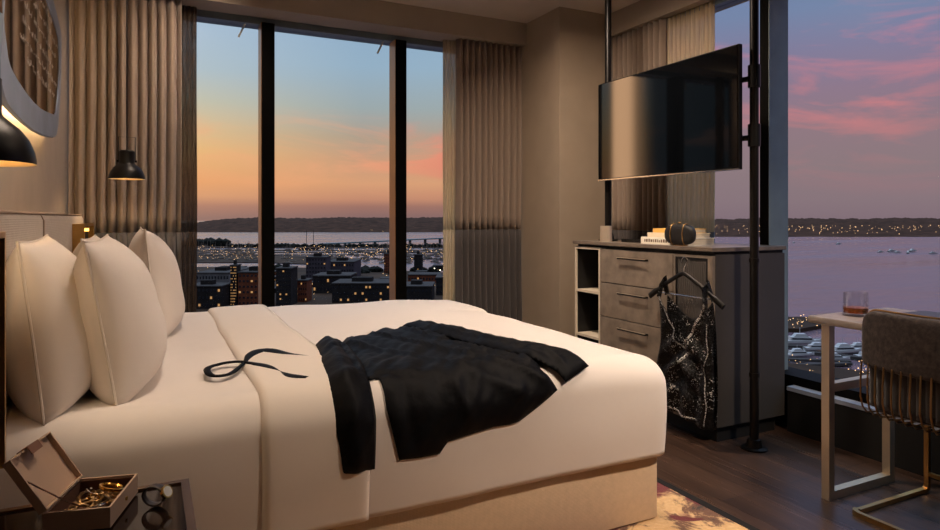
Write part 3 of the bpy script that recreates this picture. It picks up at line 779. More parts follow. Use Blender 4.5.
# ---------------------------------------------------------------- television and poles
def pole(label, x, y, z0, flange=True):
    r_ = thing('support_pole', label, 'pole', (x, y, z0))
    MB().tube([(x, y, z0 + .004), (x, y, ZC)], .0215, 20).build('shaft', 'darksteel', r_, True)
    MB().lathe([(0, 0), (.062, 0), (.062, .008), (.04, .012), (.032, .05), (.0216, .052)], (x, y, z0), 32).build('base_flange', 'darksteel', r_, True)
    return r_
PX, PY = 2.706, 2.262
p1 = pole('tall blackened steel pole standing on the floor at the near end of the dresser', PX, PY, 0)
p2 = pole('slim dark pole rising from the dresser top beside the column', 2.70, 3.40, 1.002)
for zz in (.93, .36): MB().tube([(PX, PY, zz), (PX, PY, zz + .02)], .026, 20).build('joint_ring', 'darksteel', p1, True)
tv = thing('television', 'wide flat black television hung between two poles above the dresser', 'television', (2.64, 2.85, 1.39))
zt0, zt1, ty0, ty1 = 1.392, 2.018, 2.288, 3.41
MB().box(2.628, 2.655, ty0, ty1, zt0, zt1, bev=.004).build('casing', 'black', tv)
MB().box(2.6245, 2.628, ty0 + .006, ty1 - .006, zt0 + .010, zt1 - .006).build('screen', 'blackglass', tv)
MB().box(2.6225, 2.63, ty0, ty1, zt0, zt0 + .006).build('bottom_trim', 'silver', tv)
MB().box(2.655, 2.68, 2.55, 3.1, 1.5, 1.9).build('rear_housing', 'black', tv)
for zz in (1.856, 1.562):
    b_ = MB().tube([(PX, PY, zz - .055), (PX, PY, zz + .055)], .03, 20).build('bracket_collar', 'black', tv, True)
    MB().tube([(PX - .02, PY + .01, zz - .012), (2.665, 2.36, zz - .012), (2.66, 2.56, zz - .012)], .014, 10).build('bracket_arm', 'black', tv, True)
    MB().tube([(2.70, 3.40, zz - .04), (2.70, 3.40, zz + .04)], .028, 20).build('bracket_collar', 'black', tv, True)
    MB().box(2.655, 2.675, 3.09, 3.40, zz - .015, zz + .015).build('bracket_arm', 'black', tv)

# ---------------------------------------------------------------- dresser
DX, DXB, DY0, DY1 = 2.553, 3.085, 2.383, 3.564
ds = thing('dresser', 'grey dresser with three drawers, open shelves and reeded door, under the television', 'dresser', (2.82, 2.97, 0))
MB().box(DX - .012, DXB + .008, DY0 - .006, DY1 + .01, .978, 1.0, bev=.003).build('top', 'dresser_top', ds)
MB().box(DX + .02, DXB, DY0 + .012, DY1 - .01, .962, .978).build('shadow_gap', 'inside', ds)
cb = MB()
cb.box(DX + .018, DXB, DY0, DY0 + .022, .085, .962); cb.box(DX + .018, DXB, DY0 + .022, 3.29, .085, .105); cb.box(DXB - .02, DXB, DY0 + .022, 3.29, .105, .962)
cb.build('carcass', 'dresser_side', ds)
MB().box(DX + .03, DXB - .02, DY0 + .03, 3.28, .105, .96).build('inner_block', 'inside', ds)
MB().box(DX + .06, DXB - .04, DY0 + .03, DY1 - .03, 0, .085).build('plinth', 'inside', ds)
Y2, Y3 = 2.661, 3.297
for k in range(4):
    z1 = .957 - k * .212; z0 = z1 - .207
    d_ = MB().box(DX, DX + .018, Y2 + .003, Y3 - .003, z0, z1, bev=.002).build('drawer', 'dresser', ds)
    MB().tube([(DX, Y2 + .20, z1 - .05), (DX - .022, Y2 + .20, z1 - .05), (DX - .022, Y3 - .20, z1 - .05), (DX, Y3 - .20, z1 - .05)], .0055, 8).build('handle', 'darksteel', d_, True)
    MB().box(DX - .0285, DX - .020, Y2 + .195, Y3 - .195, z1 - .0455, z1 - .0435).build('handle_highlight_strip', 'champagne', d_)
# open shelf bay
sh = MB()
sh.box(DX, DXB, Y3, Y3 + .014, .085, .962); sh.box(DX, DXB, DY1 - .014, DY1, .085, .962)
sh.box(DX, DXB, Y3 + .014, DY1 - .014, .948, .962); sh.box(DX, DXB, Y3 + .014, DY1 - .014, .085, .099)
sh.build('open_shelf_frame', 'shelflit', ds)
MB().box(DX + .002, DXB, Y3 + .014, DY1 - .014, .665, .680).build('shelf', 'shelflit', ds)
MB().box(DX + .002, DXB, Y3 + .014, DY1 - .014, .375, .390).build('shelf', 'shelflit', ds)
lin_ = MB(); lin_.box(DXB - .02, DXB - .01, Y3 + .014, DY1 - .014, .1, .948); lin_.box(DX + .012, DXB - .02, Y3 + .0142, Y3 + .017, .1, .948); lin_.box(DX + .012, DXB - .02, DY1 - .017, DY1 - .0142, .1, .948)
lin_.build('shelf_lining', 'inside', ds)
# reeded door
dd = MB(); a, b = DY0 + .022, Y2 - .003
dd.box(DX, DX + .018, a - .02, a + .012, .09, .957); dd.box(DX, DX + .018, b - .014, b, .09, .957); dd.box(DX, DX + .018, a + .012, b - .014, .943, .957); dd.box(DX, DX + .018, a + .012, b - .014, .09, .105)
door = dd.build('door', 'dresser', ds)
dk = MB(); a2, b2 = a + .012, b - .014
dk.box(DX + .002, DX + .014, a2, a2 + .012, .105, .943); dk.box(DX + .002, DX + .014, b2 - .012, b2, .105, .943); dk.box(DX + .002, DX + .014, a2 + .012, b2 - .012, .931, .943)
dk.box(DX + .002, DX + .014, a2 + .012, b2 - .012, .105, .117); dk.build('door_black_frame', 'black', door)
MB().box(DX + .006, DX + .012, a2 + .012, b2 - .012, .117, .931).build('reeded_panel', 'reeded', door)

# objects on dresser
def tumbler(label, x, y, z, r0, r1, h, liquid=False, cat='glass'):
    r_ = thing('drinking_glass', label, cat, (x, y, z))
    MB().lathe([(0, 0), (r0, 0), (r1, h), (r1 - .003, h), (r0 - .003, .012), (0, .010)], (x, y, z), 32).build('glass_body', 'tumbler', r_, True)
    if liquid: MB().lathe([(0, .0125), (r0 - .004, .0125), (r0 - .0015, .034), (0, .034)], (x, y, z), 32).build('amber_drink', 'whisky', r_, True)
    return r_
g1 = onZ(606.5, 240.5, 1.0)
gx, gy = 2.60, 3.295
t1 = thing('metal_tumbler', 'shiny faceted silver tumbler on the left end of the dresser', 'tumbler', (gx, gy, 1.0))
MB().lathe([(0, 0), (.040, 0), (.036, .10), (.033, .10), (.036, .006), (0, .006)], (gx, gy, 1.0), 12).build('tumbler_body', basic('cut silver', (240, 222, 196), .3, .75, bscale=90, bstr=.8, bdist=.004), t1)
ty = thing('tray', 'thin black tray on the dresser between tumbler and books', 'tray', (2.76, 3.18, 1.0))
MB().box(2.66, 2.86, 3.0, 3.22, 1.0, 1.010, bev=.002).build('tray_base', 'black', ty)
m = MB(); m.box(2.66, 2.666, 3.0, 3.22, 1.010, 1.02); m.box(2.854, 2.86, 3.0, 3.22, 1.01, 1.02); m.box(2.666, 2.854, 3.0, 3.006, 1.01, 1.02); m.box(2.666, 2.854, 3.214, 3.22, 1.01, 1.02)
m.build('rim', 'black', ty)
def book(label, x0, x1, y0, y1, z0, h, mat, text=False):
    r_ = thing('book', label, 'book', ((x0 + x1) / 2, (y0 + y1) / 2, z0), 'books stacked on the dresser')
    m = MB(); m.box(x0, x1, y0, y1, z0, z0 + .003); m.box(x0, x1, y0, y1, z0 + h - .003, z0 + h); m.box(x0, x0 + .003, y0, y1, z0 + .003, z0 + h - .003)
    m.build('cover', mat, r_)
    MB().box(x0 + .003, x1 - .004, y0 + .004, y1 - .004, z0 + .003, z0 + h - .003).build('pages', 'paper', r_)
    if text:
        random.seed(3); t = MB(); y = y1 - .03
        while y > y0 + .05:
            w_ = random.uniform(.006, .016); t.box(x0 - .0005, x0, y - w_, y, z0 + h * .3, z0 + h * random.uniform(.6, .75)); y -= w_ + random.uniform(.003, .008)
        t.build('spine_lettering', 'print', r_)
book('thick white book with printed spine at the bottom of the stack on the dresser', 2.60, 2.80, 2.60, 2.97, 1.0, .040, 'book_white', True)
book('cream book in the middle of the stack on the dresser', 2.61, 2.79, 2.62, 2.925, 1.0402, .026, 'book_cream')
book('thin yellow book on top of the stack on the dresser', 2.62, 2.78, 2.64, 2.89, 1.0664, .024, 'book_yellow')
# clutch bag
CC = Vector((2.575 + .01, 2.735, 1.0))
cl = thing('clutch_bag', 'black oval clutch bag in a thin gold cage on the front of the dresser', 'clutch bag', (2.60, 2.66, 1.0))
cxy = Vector((2.575, 2.632, 1.061))
def ell(u, v):
    a = u * 2 * PI; b = v * PI - PI / 2
    cb_, sb = math.cos(b), math.sin(b); e = .72
    f_ = lambda q: math.copysign(abs(q) ** e, q)
    return cxy + Vector((.027 * f_(cb_) * f_(math.cos(a)) , .108 * f_(sb), .056 * f_(cb_) * f_(math.sin(a))))
m = MB().grid(48, 32, ell, closeu=True); bmesh.ops.remove_doubles(m.bm, verts=m.bm.verts, dist=.0004); m.build('clutch_body', 'clutch', cl, 'all')
for dy in (-.044, .044):
    MB().tube([(cxy.x + .029 * math.cos(a), cxy.y + dy, cxy.z + .0585 * math.sin(a)) for a in [k * 2 * PI / 32 for k in range(32)]], .0032, 6, closed=True).build('gold_band', 'brass', cl, True)
MB().tube([(cxy.x - .004, cxy.y - .044, 1.0022), (cxy.x - .004, cxy.y + .044, 1.0022)], .0022, 6).build('gold_foot_bar', 'brass', cl, True)
m = MB(); 
for dy in (-.006, .006): bmesh.ops.create_icosphere(m.bm, subdivisions=2, radius=.0055, matrix=Matrix.Translation(cxy + Vector((0, dy, .063))))
m.build('kiss_clasp', 'brass', cl, True)

# hanger with dress
hx, hy = 2.505, 2.53
hg = thing('clothes_hanger', 'black wooden clothes hanger hooked over the dresser top', 'clothes hanger', (hx, hy, .70))
hk = [(DX - .013 , hy, .952)]
hk = [(2.535 + .0, hy, .935)] + [(hx + .018 * math.cos(a) + .0, hy + .018 * math.sin(a), .925 + .02 * math.sin(a)) for a in (0,)]
hook = []
for k in range(15):
    a = -PI * .25 + k / 14 * PI * 1.25
    hook.append((hx + .003, hy + .020 * math.cos(a), .925 + .020 * math.sin(a)))
hook += [(hx, hy - .010, .905), (hx, hy, .89), (hx, hy, .855)]
MB().tube(hook, .0028, 8).build('hook', 'silver', hg, True)
arm = []
for k in range(33):
    q = -1 + k / 16; arm.append((hx - .006 * (1 - q * q), hy + q * .258, .862 - .145 * abs(q) ** 1.15 + (0.0)))
MB().tube(arm, [.012 + .005 * (abs(-1 + k / 16) > .8) for k in range(33)], 10, flat=(1, .55)).build('shoulder_bar', 'black', hg, True)
MB().tube([(hx, hy - .215, .745), (hx, hy + .215, .745)], .004, 8).build('trouser_bar', 'silver', hg, True)
dsx = thing('sequin_dress', 'black sequinned cowl neck dress hanging from the hanger on the dresser', 'dress', (hx, hy, .10))
def wdt(z):
    t = (z - .11) / .62
    return .198 + .010 * math.sin(t * 7) - .010 * t
def dress_surf(u, v, side):
    a = 2 * u - 1
    # neckline: top follows a deep V / cowl between straps
    top = .735 - (.255 * (1 - min(1, abs(a) / .82) ** 1.25) if side < 0 else .11 * (1 - min(1, abs(a) / .82) ** 1.6))
    if abs(a) > .82: top -= .22 * (abs(a) - .82) / .18
    bot = .118 + .02 * math.sin(a * 2.2 + .6)
    z = bot + (top - bot) * v
    yy = a * wdt(z) + .012 * math.sin(z * 9)
    k = (1 - a * a)
    cow = .020 * math.sin((z * 1.0 + abs(a) * .17) * 42) * math.exp(-((z - .42) / .2) ** 2) * k
    ver = .012 * math.sin(a * 11 + z * 4) * (1 - v * .6)
    x = hx + side * (.012 + .026 * k ** .5) + (cow + ver) * (1 if side < 0 else .4)
    if side < 0: x = min(x, hx - .006)
    if side > 0: x = min(max(x, hx + .004), DX - .006)
    return Vector((x, hy + yy - .012, z))
m = MB()
m.grid(54, 60, lambda u, v: dress_surf(u, v, -1)); m.build('front_panel', 'sequin', dsx, 'all', solid=.002)
MB().grid(40, 30, lambda u, v: dress_surf(u, v, 1)).build('back_panel', 'sequin', dsx, 'all', solid=.002)
for sg in (-1, 1):
    pz = [dress_surf(.5 + sg * .41, 1, -1) + Vector((-.002, 0, -.01)), Vector((hx - .022, hy + sg * .150 - .006, .79)), Vector((hx, hy + sg * .150 - .006, .83)), dress_surf(.5 + sg * .41, 1, 1)]
    MB().tube(pz, .016, 8, flat=(1, .3)).build('strap', 'sequin', dsx, True)
def strip(fa, fb, n, w_, name='sequin_trim'):
    m = MB(); rows = []
    for i in range(n + 1):
        t = i / n; u, v = fa + 0, 0
    return m
def trimline(uv, wid):
    pts = []
    for i in range(len(uv) - 1):
        for k in range(8):
            t = k / 8; u = uv[i][0] * (1 - t) + uv[i + 1][0] * t; v = uv[i][1] * (1 - t) + uv[i + 1][1] * t
            pts.append(dress_surf(u, v, -1) + Vector((-.004, 0, 0)))
    pts.append(dress_surf(uv[-1][0], uv[-1][1], -1) + Vector((-.004, 0, 0)))
    MB().tube(pts, wid, 6, flat=(1, .4)).build('sequin_trim', 'seqtrim', dsx, True)
trimline([(.91, .99), (.85, .985), (.75, .98), (.65, .98), (.55, .985), (.5, .985), (.42, .985), (.34, .985), (.25, .985), (.16, .985), (.1, .985)], .006)
trimline([(.06, .93), (.05, .7), (.1, .45), (.06, .2), (.08, .03)], .004)
trimline([(.42, .86), (.5, .8), (.56, .78)], .008)
trimline([(.5, .38), (.6, .34), (.66, .24)], .007)
trimline([(.2, .05), (.4, .03), (.6, .04), (.8, .03)], .005)

# ---------------------------------------------------------------- rug
rg = thing('area_rug', 'beige rug with maroon blotches and dark border under the bed', 'rug', (.9, 2.1, 0))
MB().box(-.1, 1.965, .6, 3.3, .001, .012).build('pile', 'rug', rg)
m = MB(); m.box(1.966, 2.0, .57, 3.33, .001, .013); m.box(-.13, -.101, .57, 3.33, .001, .013); m.box(-.1, 1.965, .57, .599, .001, .013); m.box(-.1, 1.965, 3.301, 3.33, .001, .013)
m.build('border', 'rugedge', rg)

# ---------------------------------------------------------------- desk
dk = thing('desk', 'slim desk with pale wood top and champagne metal loop legs by the bay window', 'desk', (2.7, 1.1, 0))
MB().box(2.42, 2.96, .30, 1.765, .722, .752, bev=.008).build('desk_top', 'deskwood', dk, True)
for yy in (1.725, .36):
    lg = MB(); S = .034
    lg.box(2.478, 2.478 + S, yy - S / 2, yy + S / 2, 0, .722); lg.box(2.885, 2.885 + S, yy - S / 2, yy + S / 2, 0, .722)
    lg.box(2.478 + S, 2.885, yy - S / 2, yy + S / 2, 0, S); lg.box(2.478 + S, 2.885, yy - S / 2, yy + S / 2, .44, .44 + S)
    lg.build('leg_frame', 'champagne', dk)
MB().box(2.50, 2.90, .378, 1.70, .712, .722).build('top_rail', 'champagne', dk)
tumbler('low tumbler with a little amber drink on the corner of the desk', 2.585, 1.667, .752, .047, .045, .096, True)
lf = thing('leather_folder', 'flat dark brown leather folder at the back of the desk', 'folder', (2.8, 1.52, .752))
MB().box(2.66, 2.93, 1.32, 1.60, .752, .758, bev=.002).build('cover', 'leather', lf)
MB().box(2.665, 2.925, 1.325, 1.595, .7582, .7602).build('top_sheet', 'leather', lf)

# ---------------------------------------------------------------- chair
chr_ = thing('desk_chair', 'cantilever chair with dark velvet back over curved brass rods, pulled up to the desk', 'chair', (2.7, 1.31, 0))
yc, hw = 1.275, .240
def backx(y): return 2.345 + .05 * ((y - yc) / hw) ** 2
# upholstered upper back, folded over
def bk(u, v):
    # u around closed section (front/back), v across
    a = 2 * v - 1
    rr = .07
    htop = .812; hbot = .605
    ax = abs(a) * hw
    cut = 0
    if ax > hw - rr: cut = rr - math.sqrt(max(0, rr * rr - (ax - (hw - rr)) ** 2))
    top = htop - cut; bot = hbot + cut * .15
    th = .024
    ang_ = u * 2 * PI
    cz = math.sin(ang_); cx = math.cos(ang_)
    e = .35
    z = (top + bot) / 2 + (top - bot) / 2 * math.copysign(abs(cz) ** e, cz)
    x = backx(yc + a * hw) + th * math.copysign(abs(cx) ** e, cx) * (1 - .6 * max(0, abs(a) - .93) / .07)
    return Vector((x, yc + a * hw, z))
m = MB().grid(40, 60, bk, closeu=True)
bmesh.ops.holes_fill(m.bm, edges=[e for e in m.bm.edges if e.is_boundary], sides=0)
m.build('backrest', 'velvet', chr_, 'all')
ov = MB(); pts = []
for k in range(41):
    a = -1 + k / 20; ax = abs(a) * hw; cut = .07 - math.sqrt(max(0, .0049 - (ax - (hw - .07)) ** 2)) if ax > hw - .07 else 0
    pts.append((backx(yc + a * hw) + .004, yc + a * hw, .816 - cut))
pts = [(pts[0][0], pts[0][1] - .004, .63)] + pts + [(pts[-1][0], pts[-1][1] + .004, .63)]
ov.tube(pts, .0035, 8).build('fold_edge', 'brass', chr_, True)  # pale fold edge of the velvet, made as a thin brass tube
# inner channelled cushion
def cush(u, v):
    a = 2 * u - 1; y = yc + a * (hw - .03)
    ch_ = .012 * abs(math.sin(a * PI * 7))
    z = .46 + v * .22
    return Vector((backx(y) + .028 - ch_, y, z))
MB().grid(110, 8, cush).build('channelled_cushion', 'velvet_dark', chr_, 'all', solid=.03)
MB().box(2.42, 2.90, yc - .225, yc + .225, .425, .49, bev=.022).build('seat', 'velvet_dark', chr_, True)
for k in range(15):
    a = -1 + k / 7; y = yc + a * (hw - .008); x = backx(y) - .020
    e = .03 if abs(a) > .9 else 0
    MB().tube([(x, y, .62), (x - .006, y, .55), (x - .006, y, .49), (x + .006, y, .452), (x + .03, y, .428), (x + .09, y, .420), (x + .13, y - .01 * a, .420)], .0033, 8).build('back_rod', 'brass_dark', chr_, True)
fw_ = [(2.55, 1.055, .400), (2.93, 1.055, .400)]
for yy in (1.585, .965):
    MB().bar([(2.60, yy, .400), (2.90, yy, .400), (2.925, yy, .392), (2.935, yy, .37), (2.935, yy, .03), (2.93, yy, .015), (2.915, yy, .010), (2.475, yy, .010)], .018, .018, (0, 1, 0)).build('cantilever_leg', 'brass', chr_, True)
MB().bar([(2.475, 1.594, .010), (2.455, 1.585, .010), (2.447, 1.565, .010), (2.447, .985, .010), (2.455, .965, .010), (2.475, .956, .010)], .018, .02).build('floor_bar', 'brass', chr_, True)
MB().bar([(2.935, 1.576, .075), (2.935, .974, .075)], .014, .016).build('front_crossbar', 'brass', chr_, True)
for xx in (2.64, 2.86): MB().bar([(xx, 1.575, .405), (xx, .975, .405)], .02, .03).build('seat_crossbar', 'brass', chr_, True)

# ---------------------------------------------------------------- outdoors
ZS = CH - 60.0
def far(px, py, dz=0): p = onZ(px, py, ZS); p.z = ZS + dz; return p
def atD(px, D, z): p = EYE + (FW + RT * ((px - CX) / F)) * D; return Vector((p.x, p.y, z))
struct(MB().box(-9000, 14000, -4000, 15000, ZS - 2, ZS).build('sea_ground', 'sea'))
def ridge(name, pxs, Dn, Df, hfn, mat, label=None, n=160, rows=14, seed=0, z0=ZS - .5):
    m = MB()
    def fn(u, v):
        px = pxs[0] + (pxs[1] - pxs[0]) * u
        wob = noise.noise(Vector((u * 14, seed, 0))) * .5 + noise.noise(Vector((u * 50, seed, 4))) * .25
        D = Dn * (1 + .03 * wob) + (Df - Dn) * v
        h = hfn(px) * (math.sin(min(1, v * 1.5) * PI / 2) if v < .75 else math.cos((v - .75) / .25 * PI / 2))
        h *= 1 + .12 * noise.noise(Vector((u * 60, v * 5, seed))) + .10 * noise.noise(Vector((u * 260, v * 12, seed)))
        p = atD(px, D, z0 + max(0, h)); return p
    m.grid(n, rows, fn)
    o = m.build(name, mat, None, True); return struct(o)
def lerp(tbl, x):
    for (a, b), (c, d) in zip(tbl, tbl[1:]):
        if x <= c: return b + (d - b) * max(0, (x - a)) / (c - a)
    return tbl[-1][1]
ridge('headland_ground', (-120, 520), 2700, 3900, lambda px: lerp([(-120, 46), (60, 36), (150, 30), (195, 34), (205, 42), (222, 52), (240, 60), (300, 58), (345, 64), (400, 60), (460, 63), (520, 60)], px), 'hill', n=420, seed=2)
ridge('far_shore_ground', (600, 1150), 2050, 3600, lambda px: lerp([(600, 52), (800, 58), (860, 56), (900, 60), (940, 57), (1150, 60)], px), 'hill', n=420, seed=6)
def strip_land(name, pts, mat='ground', h=1.5):
    P = [far(*q) for q in pts]
    return struct(MB().prism([Vector((p.x, p.y, ZS - .5)) for p in P], (0, 0, h + .5)).build(name, mat))
strip_land('marina_spit_ground', [(120, 247.5), (262, 248), (330, 248.5), (440, 248), (520, 247.6), (520, 246), (440, 246.2), (330, 246), (250, 246), (120, 244.5)])
strip_land('marina_pier_ground', [(150, 263), (262, 263), (345, 266), (352, 262), (345, 257), (250, 256), (150, 256)], h=1)
strip_land('city_ground', [(-60, 430), (500, 430), (520, 285), (455, 276), (400, 272), (345, 270), (262, 268.5), (195, 268.5), (-60, 268)], h=2)
strip_land('quay_ground', [(720, 480), (1050, 480), (1000, 392), (880, 378), (830, 372), (770, 366), (720, 364)], h=2)
strip_land('breakwater_ground', [(740, 331), (800, 332.5), (826, 328), (832, 322), (800, 320), (740, 321)], h=2)
strip_land('jetty_ground', [(843, 321), (868, 318.5), (905, 317), (905, 314), (866, 314), (843, 316.5)], h=2)
for k, yy in enumerate((250.3, 252.2, 254.6, 258.6)):
    strip_land('marina_dock_ground', [(150, yy + .9), (262, yy + .9), (446, yy + .9), (452, yy), (262, yy), (150, yy)], h=.7)
# tree belts (nobody can count them)
def treebelt(name, label, spots, r0, r1, seed, mat='trees'):
    random.seed(seed); m = MB()
    for (px, py, k, spread) in spots:
        for _ in range(k):
            p = far(px + random.uniform(-spread, spread), py + random.uniform(-.25, .25)); r = random.uniform(r0, r1)
            bmesh.ops.create_icosphere(m.bm, subdivisions=1, radius=r, matrix=Matrix.Translation((p.x, p.y, p.z + r * .8)) @ Matrix.Diagonal((1.3, 1.3, random.uniform(.8, 1.2), 1)))
    return tag(m.build(name, mat, None, True), label, 'trees', None, 'stuff')
treebelt('tree_belt', 'dark belt of trees along the marina spit', [(x, 247.4, 9, 6) for x in range(236, 520, 9)], 2.5, 5, 1)
treebelt('tree_belt', 'dark trees on the headland point at the left of the sunset window', [(190, 246.5, 14, 7), (205, 245.8, 14, 7), (219, 246.5, 14, 8)], 5, 10, 2)
treebelt('tree_belt', 'dark trees among the waterfront buildings', [(370, 273.5, 26, 10), (362, 275, 10, 5), (398, 276, 12, 5), (272, 271.5, 10, 8), (425, 273, 12, 14)], 2, 5, 3)
# bridge
br = thing('bridge', 'long low bridge crossing the bay behind the marina', 'bridge', far(385, 246))
bp = [(318, 245.2, 2), (345, 244.6, 3.6), (375, 244.2, 6), (410, 243.6, 9), (440, 243.0, 11), (480, 242.2, 13), (560, 241.0, 13)]
bq = [far(a, b, c) for a, b, c in bp]
MB().bar(bq, 9, 2.6).build('deck', 'bridge', br)
for i in range(len(bq) - 1):
    for t in (0, .5):
        q = bq[i].lerp(bq[i + 1], t)
        MB().box(q.x - 2, q.x + 2, q.y - 3.5, q.y + 3.5, ZS, q.z - 1.3).build('pier', 'concrete', br)
# buildings
FOOT = []
def building(label, px0, px1, ptop, pbase, mat, floors=4, depth=26, lit=.3, roofbox=True, group=None, edge=False):
    a = far(px0, pbase); b = far(px1, pbase); W = (b - a).length
    D = 60 * F / (pbase - HY); H = (pbase - ptop) / F * D
    c = (a + b) / 2; nrm_ = Vector((-(b - a).y, (b - a).x, 0)).normalized()
    FOOT.append((Vector((c.x, c.y)) + Vector((nrm_.x, nrm_.y)) * depth / 2, math.hypot(W, depth) / 2))
    r_ = thing('building', label, 'building', (c.x, c.y, ZS + 2), group)
    z0 = ZS + 2
    M_ = Matrix.Translation(Vector((c.x, c.y, 0))) @ Matrix.Rotation(math.atan2((b - a).y, (b - a).x), 4, 'Z')
    def put(m, name, mt, par=r_):
        bmesh.ops.transform(m.bm, matrix=M_, verts=m.bm.verts); return m.build(name, mt, par)
    put(MB().box(-W / 2, W / 2, 0, depth, z0, z0 + H), 'walls', mat)
    put(MB().box(-W / 2 - .4, W / 2 + .4, -.4, depth + .4, z0 + H, z0 + H + .8), 'parapet', 'concrete')
    if roofbox: put(MB().box(-W * .2, W * .15, depth * .3, depth * .6, z0 + H + .8, z0 + H + 3.6), 'roof_plant_room', 'darkfac')
    fh = H / floors
    for k in range(floors):
        zb = z0 + fh * (k + .35); dim = MB(); li = MB(); nd = nl = 0
        nw = max(5, int(W / 2.4))
        for j in range(nw):
            x = -W / 2 + W * (j + .2) / nw; bx = (x, x + W / nw * .5, -.15, 0, zb, zb + fh * .34)
            if random.random() < lit * .7: li.box(*bx); nl += 1
            else: dim.box(*bx); nd += 1
        if nd: put(dim, 'window_row', 'dimwin')
        else: dim.bm.free()
        if nl: put(li, 'lit_window_row', 'litwin')
        else: li.bm.free()
    return r_
random.seed(21)
building('low grey roofed warehouse at the lower left of the sunset window', 196, 229, 276, 293, 'palefac', 2, 60, .05)
building('dark flat building in front of the grey warehouse', 186, 221, 290, 312, 'darkfac', 3, 20, .18)
building('slim tower with strings of lit windows left of the first mullion', 230.5, 236.5, 269, 309, 'darkfac', 14, 8, 1.1)
building('red brown brick block just left of the first mullion', 238, 262, 276, 309, 'brick', 6, 24, .12)
building('red lit dark tower right of the first mullion', 276, 291, 272, 309, 'darkfac', 8, 16, .12)
building('brown block with small lit windows behind the bed edge', 296, 307, 284, 305, 'brick', 4, 14, .15)
building('grid fronted office block in the middle of the sunset window', 306, 326, 260, 284, 'purple', 6, 20, .12)
building('wide mauve hangar behind the dark trees', 325, 354, 264.5, 281, 'purple', 3, 40, .05)
building('long dark apartment block with rows of lamps at the bottom of the sunset window', 332, 390, 287, 306, 'darkfac', 3, 30, .22)
building('low dark roofed hall with parapet left of the second mullion', 313, 350, 279, 296, 'darkfac', 2, 30, .1)
building('brown tower just left of the second mullion', 384, 393, 256, 275, 'brick', 7, 14, .06)
building('dark tower on the pink water right of the second mullion', 414, 422, 257, 275, 'darkfac', 7, 14, .05)
building('long low pier building with orange roofline right of the second mullion', 408, 440, 277.5, 285, 'brick', 1, 24, .2, False)
building('dark waterfront block by the right sheer curtain', 436, 460, 281, 298, 'darkfac', 3, 24, .2)
building('dark warehouse low in the right pane of the sunset window', 400, 432, 290, 306, 'darkfac', 2, 30, .2)
def lowblock(xr=(196, 455), yr=(271, 303)):
    for _try in range(400):
        px = random.uniform(*xr); pb = random.uniform(*yr); w_ = random.uniform(5, 12); h_ = random.uniform(2.5, 5)
        c_ = far(px + w_ / 2, pb); rr = w_ / F * 60 * F / (pb - HY) * .6 + 12
        if all((Vector((c_.x, c_.y)) - q[0]).length > rr + q[1] for q in FOOT): break
    else: return
    return building('small dark harbour building among the lights', px, px + w_, pb - h_, pb, random.choice(['darkfac', 'purple', 'darkfac', 'brick']), 2, 14, .15, False, 'small dark harbour buildings')
for _ in range(22): lowblock()
for _ in range(16): lowblock((150, 460), (305, 345))
# boats
def sailboat():
    r_ = thing('sailboat', 'small white sailboat moored with bare mast in the crowded marina', 'sailboat', (0, 0, 0), 'sailboats moored in the marina')
    def hull(u, v):
        x = -6 + 12 * u; w_ = 1.9 * (1 - abs(2 * u - 1) ** 2.4 * (1 if u > .5 else .45)); a = (v - .5) * PI
        return Vector((x, w_ * math.sin(a), 1.5 - 1.5 * math.cos(a) + (.3 * u)))
    m = MB().grid(10, 8, hull); m.box(-5.5, 5, -1.3, 1.3, 1.2, 1.55); m.box(-2, 2, -.9, .9, 1.55, 2.3)
    m.box(-.14, .14, -.14, .14, 1.5, 15); m.box(-4.5, .1, -.15, .15, 2.9, 3.2)
    m.build('boat', 'sailhull', r_); return r_
def place(first, o, p, rz, sc=1):
    q = o if first else copy_tree(o)
    q.location = p; q.rotation_euler.z = rz; q.scale = (sc, sc, sc); return q
sb = sailboat(); random.seed(9)
spots = []
for k in range(0):
    if k < 60: spots.append((random.uniform(198, 262), random.uniform(249, 261)))
    else: spots.append((random.uniform(284, 446), random.uniform(249.5, 264)))
taken = []
while len(spots) < 150:
    a, b = (random.uniform(198, 262), random.uniform(249.5, 261)) if random.random() < .38 else (random.uniform(284, 446), random.uniform(249.5, 264))
    p_ = far(a, b)
    if abs(a - 309) > 14 and all((p_ - q).length > 17 for q in taken): taken.append(p_); spots.append((a, b))
    else: random.random()
for k, (a, b) in enumerate(spots): place(k == 0, sb, far(a, b, .2), random.choice([0.3, 1.87, .35, 3.4]), random.uniform(.8, 1.3))
def yacht():
    r_ = thing('motor_yacht', 'white motor yacht', 'yacht', (0, 0, 0))
    def hull(u, v):
        x = -11 + 22 * u; w_ = 2.9 * (1 - max(0, 2 * u - 1) ** 2.2); a = (v - .5) * PI
        return Vector((x, w_ * math.sin(a), 2.6 - 2.4 * abs(math.cos(a)) ** .6 + (1.1 * u * u)))
    m = MB().grid(18, 10, hull); m.prism([(-10.5, -2.6, 2.3), (4, -2.6, 2.3), (9.5, -.4, 2.9), (9.5, .4, 2.9), (4, 2.6, 2.3), (-10.5, 2.6, 2.3)], (0, 0, .3))
    m.build('hull', 'boatwhite', r_)
    MB().prism([(-8, -2.2, 2.6), (5, -2.2, 2.6), (3, -2.2, 4.6), (-7.5, -2.2, 4.6)], (0, 4.4, 0)).build('cabin', 'boatwhite', r_)
    MB().box(-7, 3.4, -2.26, 2.26, 3.3, 4.1).build('cabin_windows', 'boatdark', r_)
    MB().prism([(-6, -1.7, 4.6), (2.2, -1.7, 4.6), (.4, -1.7, 6.3), (-4.5, -1.7, 6.3)], (0, 3.4, 0)).build('flybridge', 'boatwhite', r_)
    MB().box(-2.3, -2.1, -.1, .1, 6.3, 9.6).build('mast', 'boatwhite', r_)
    return r_
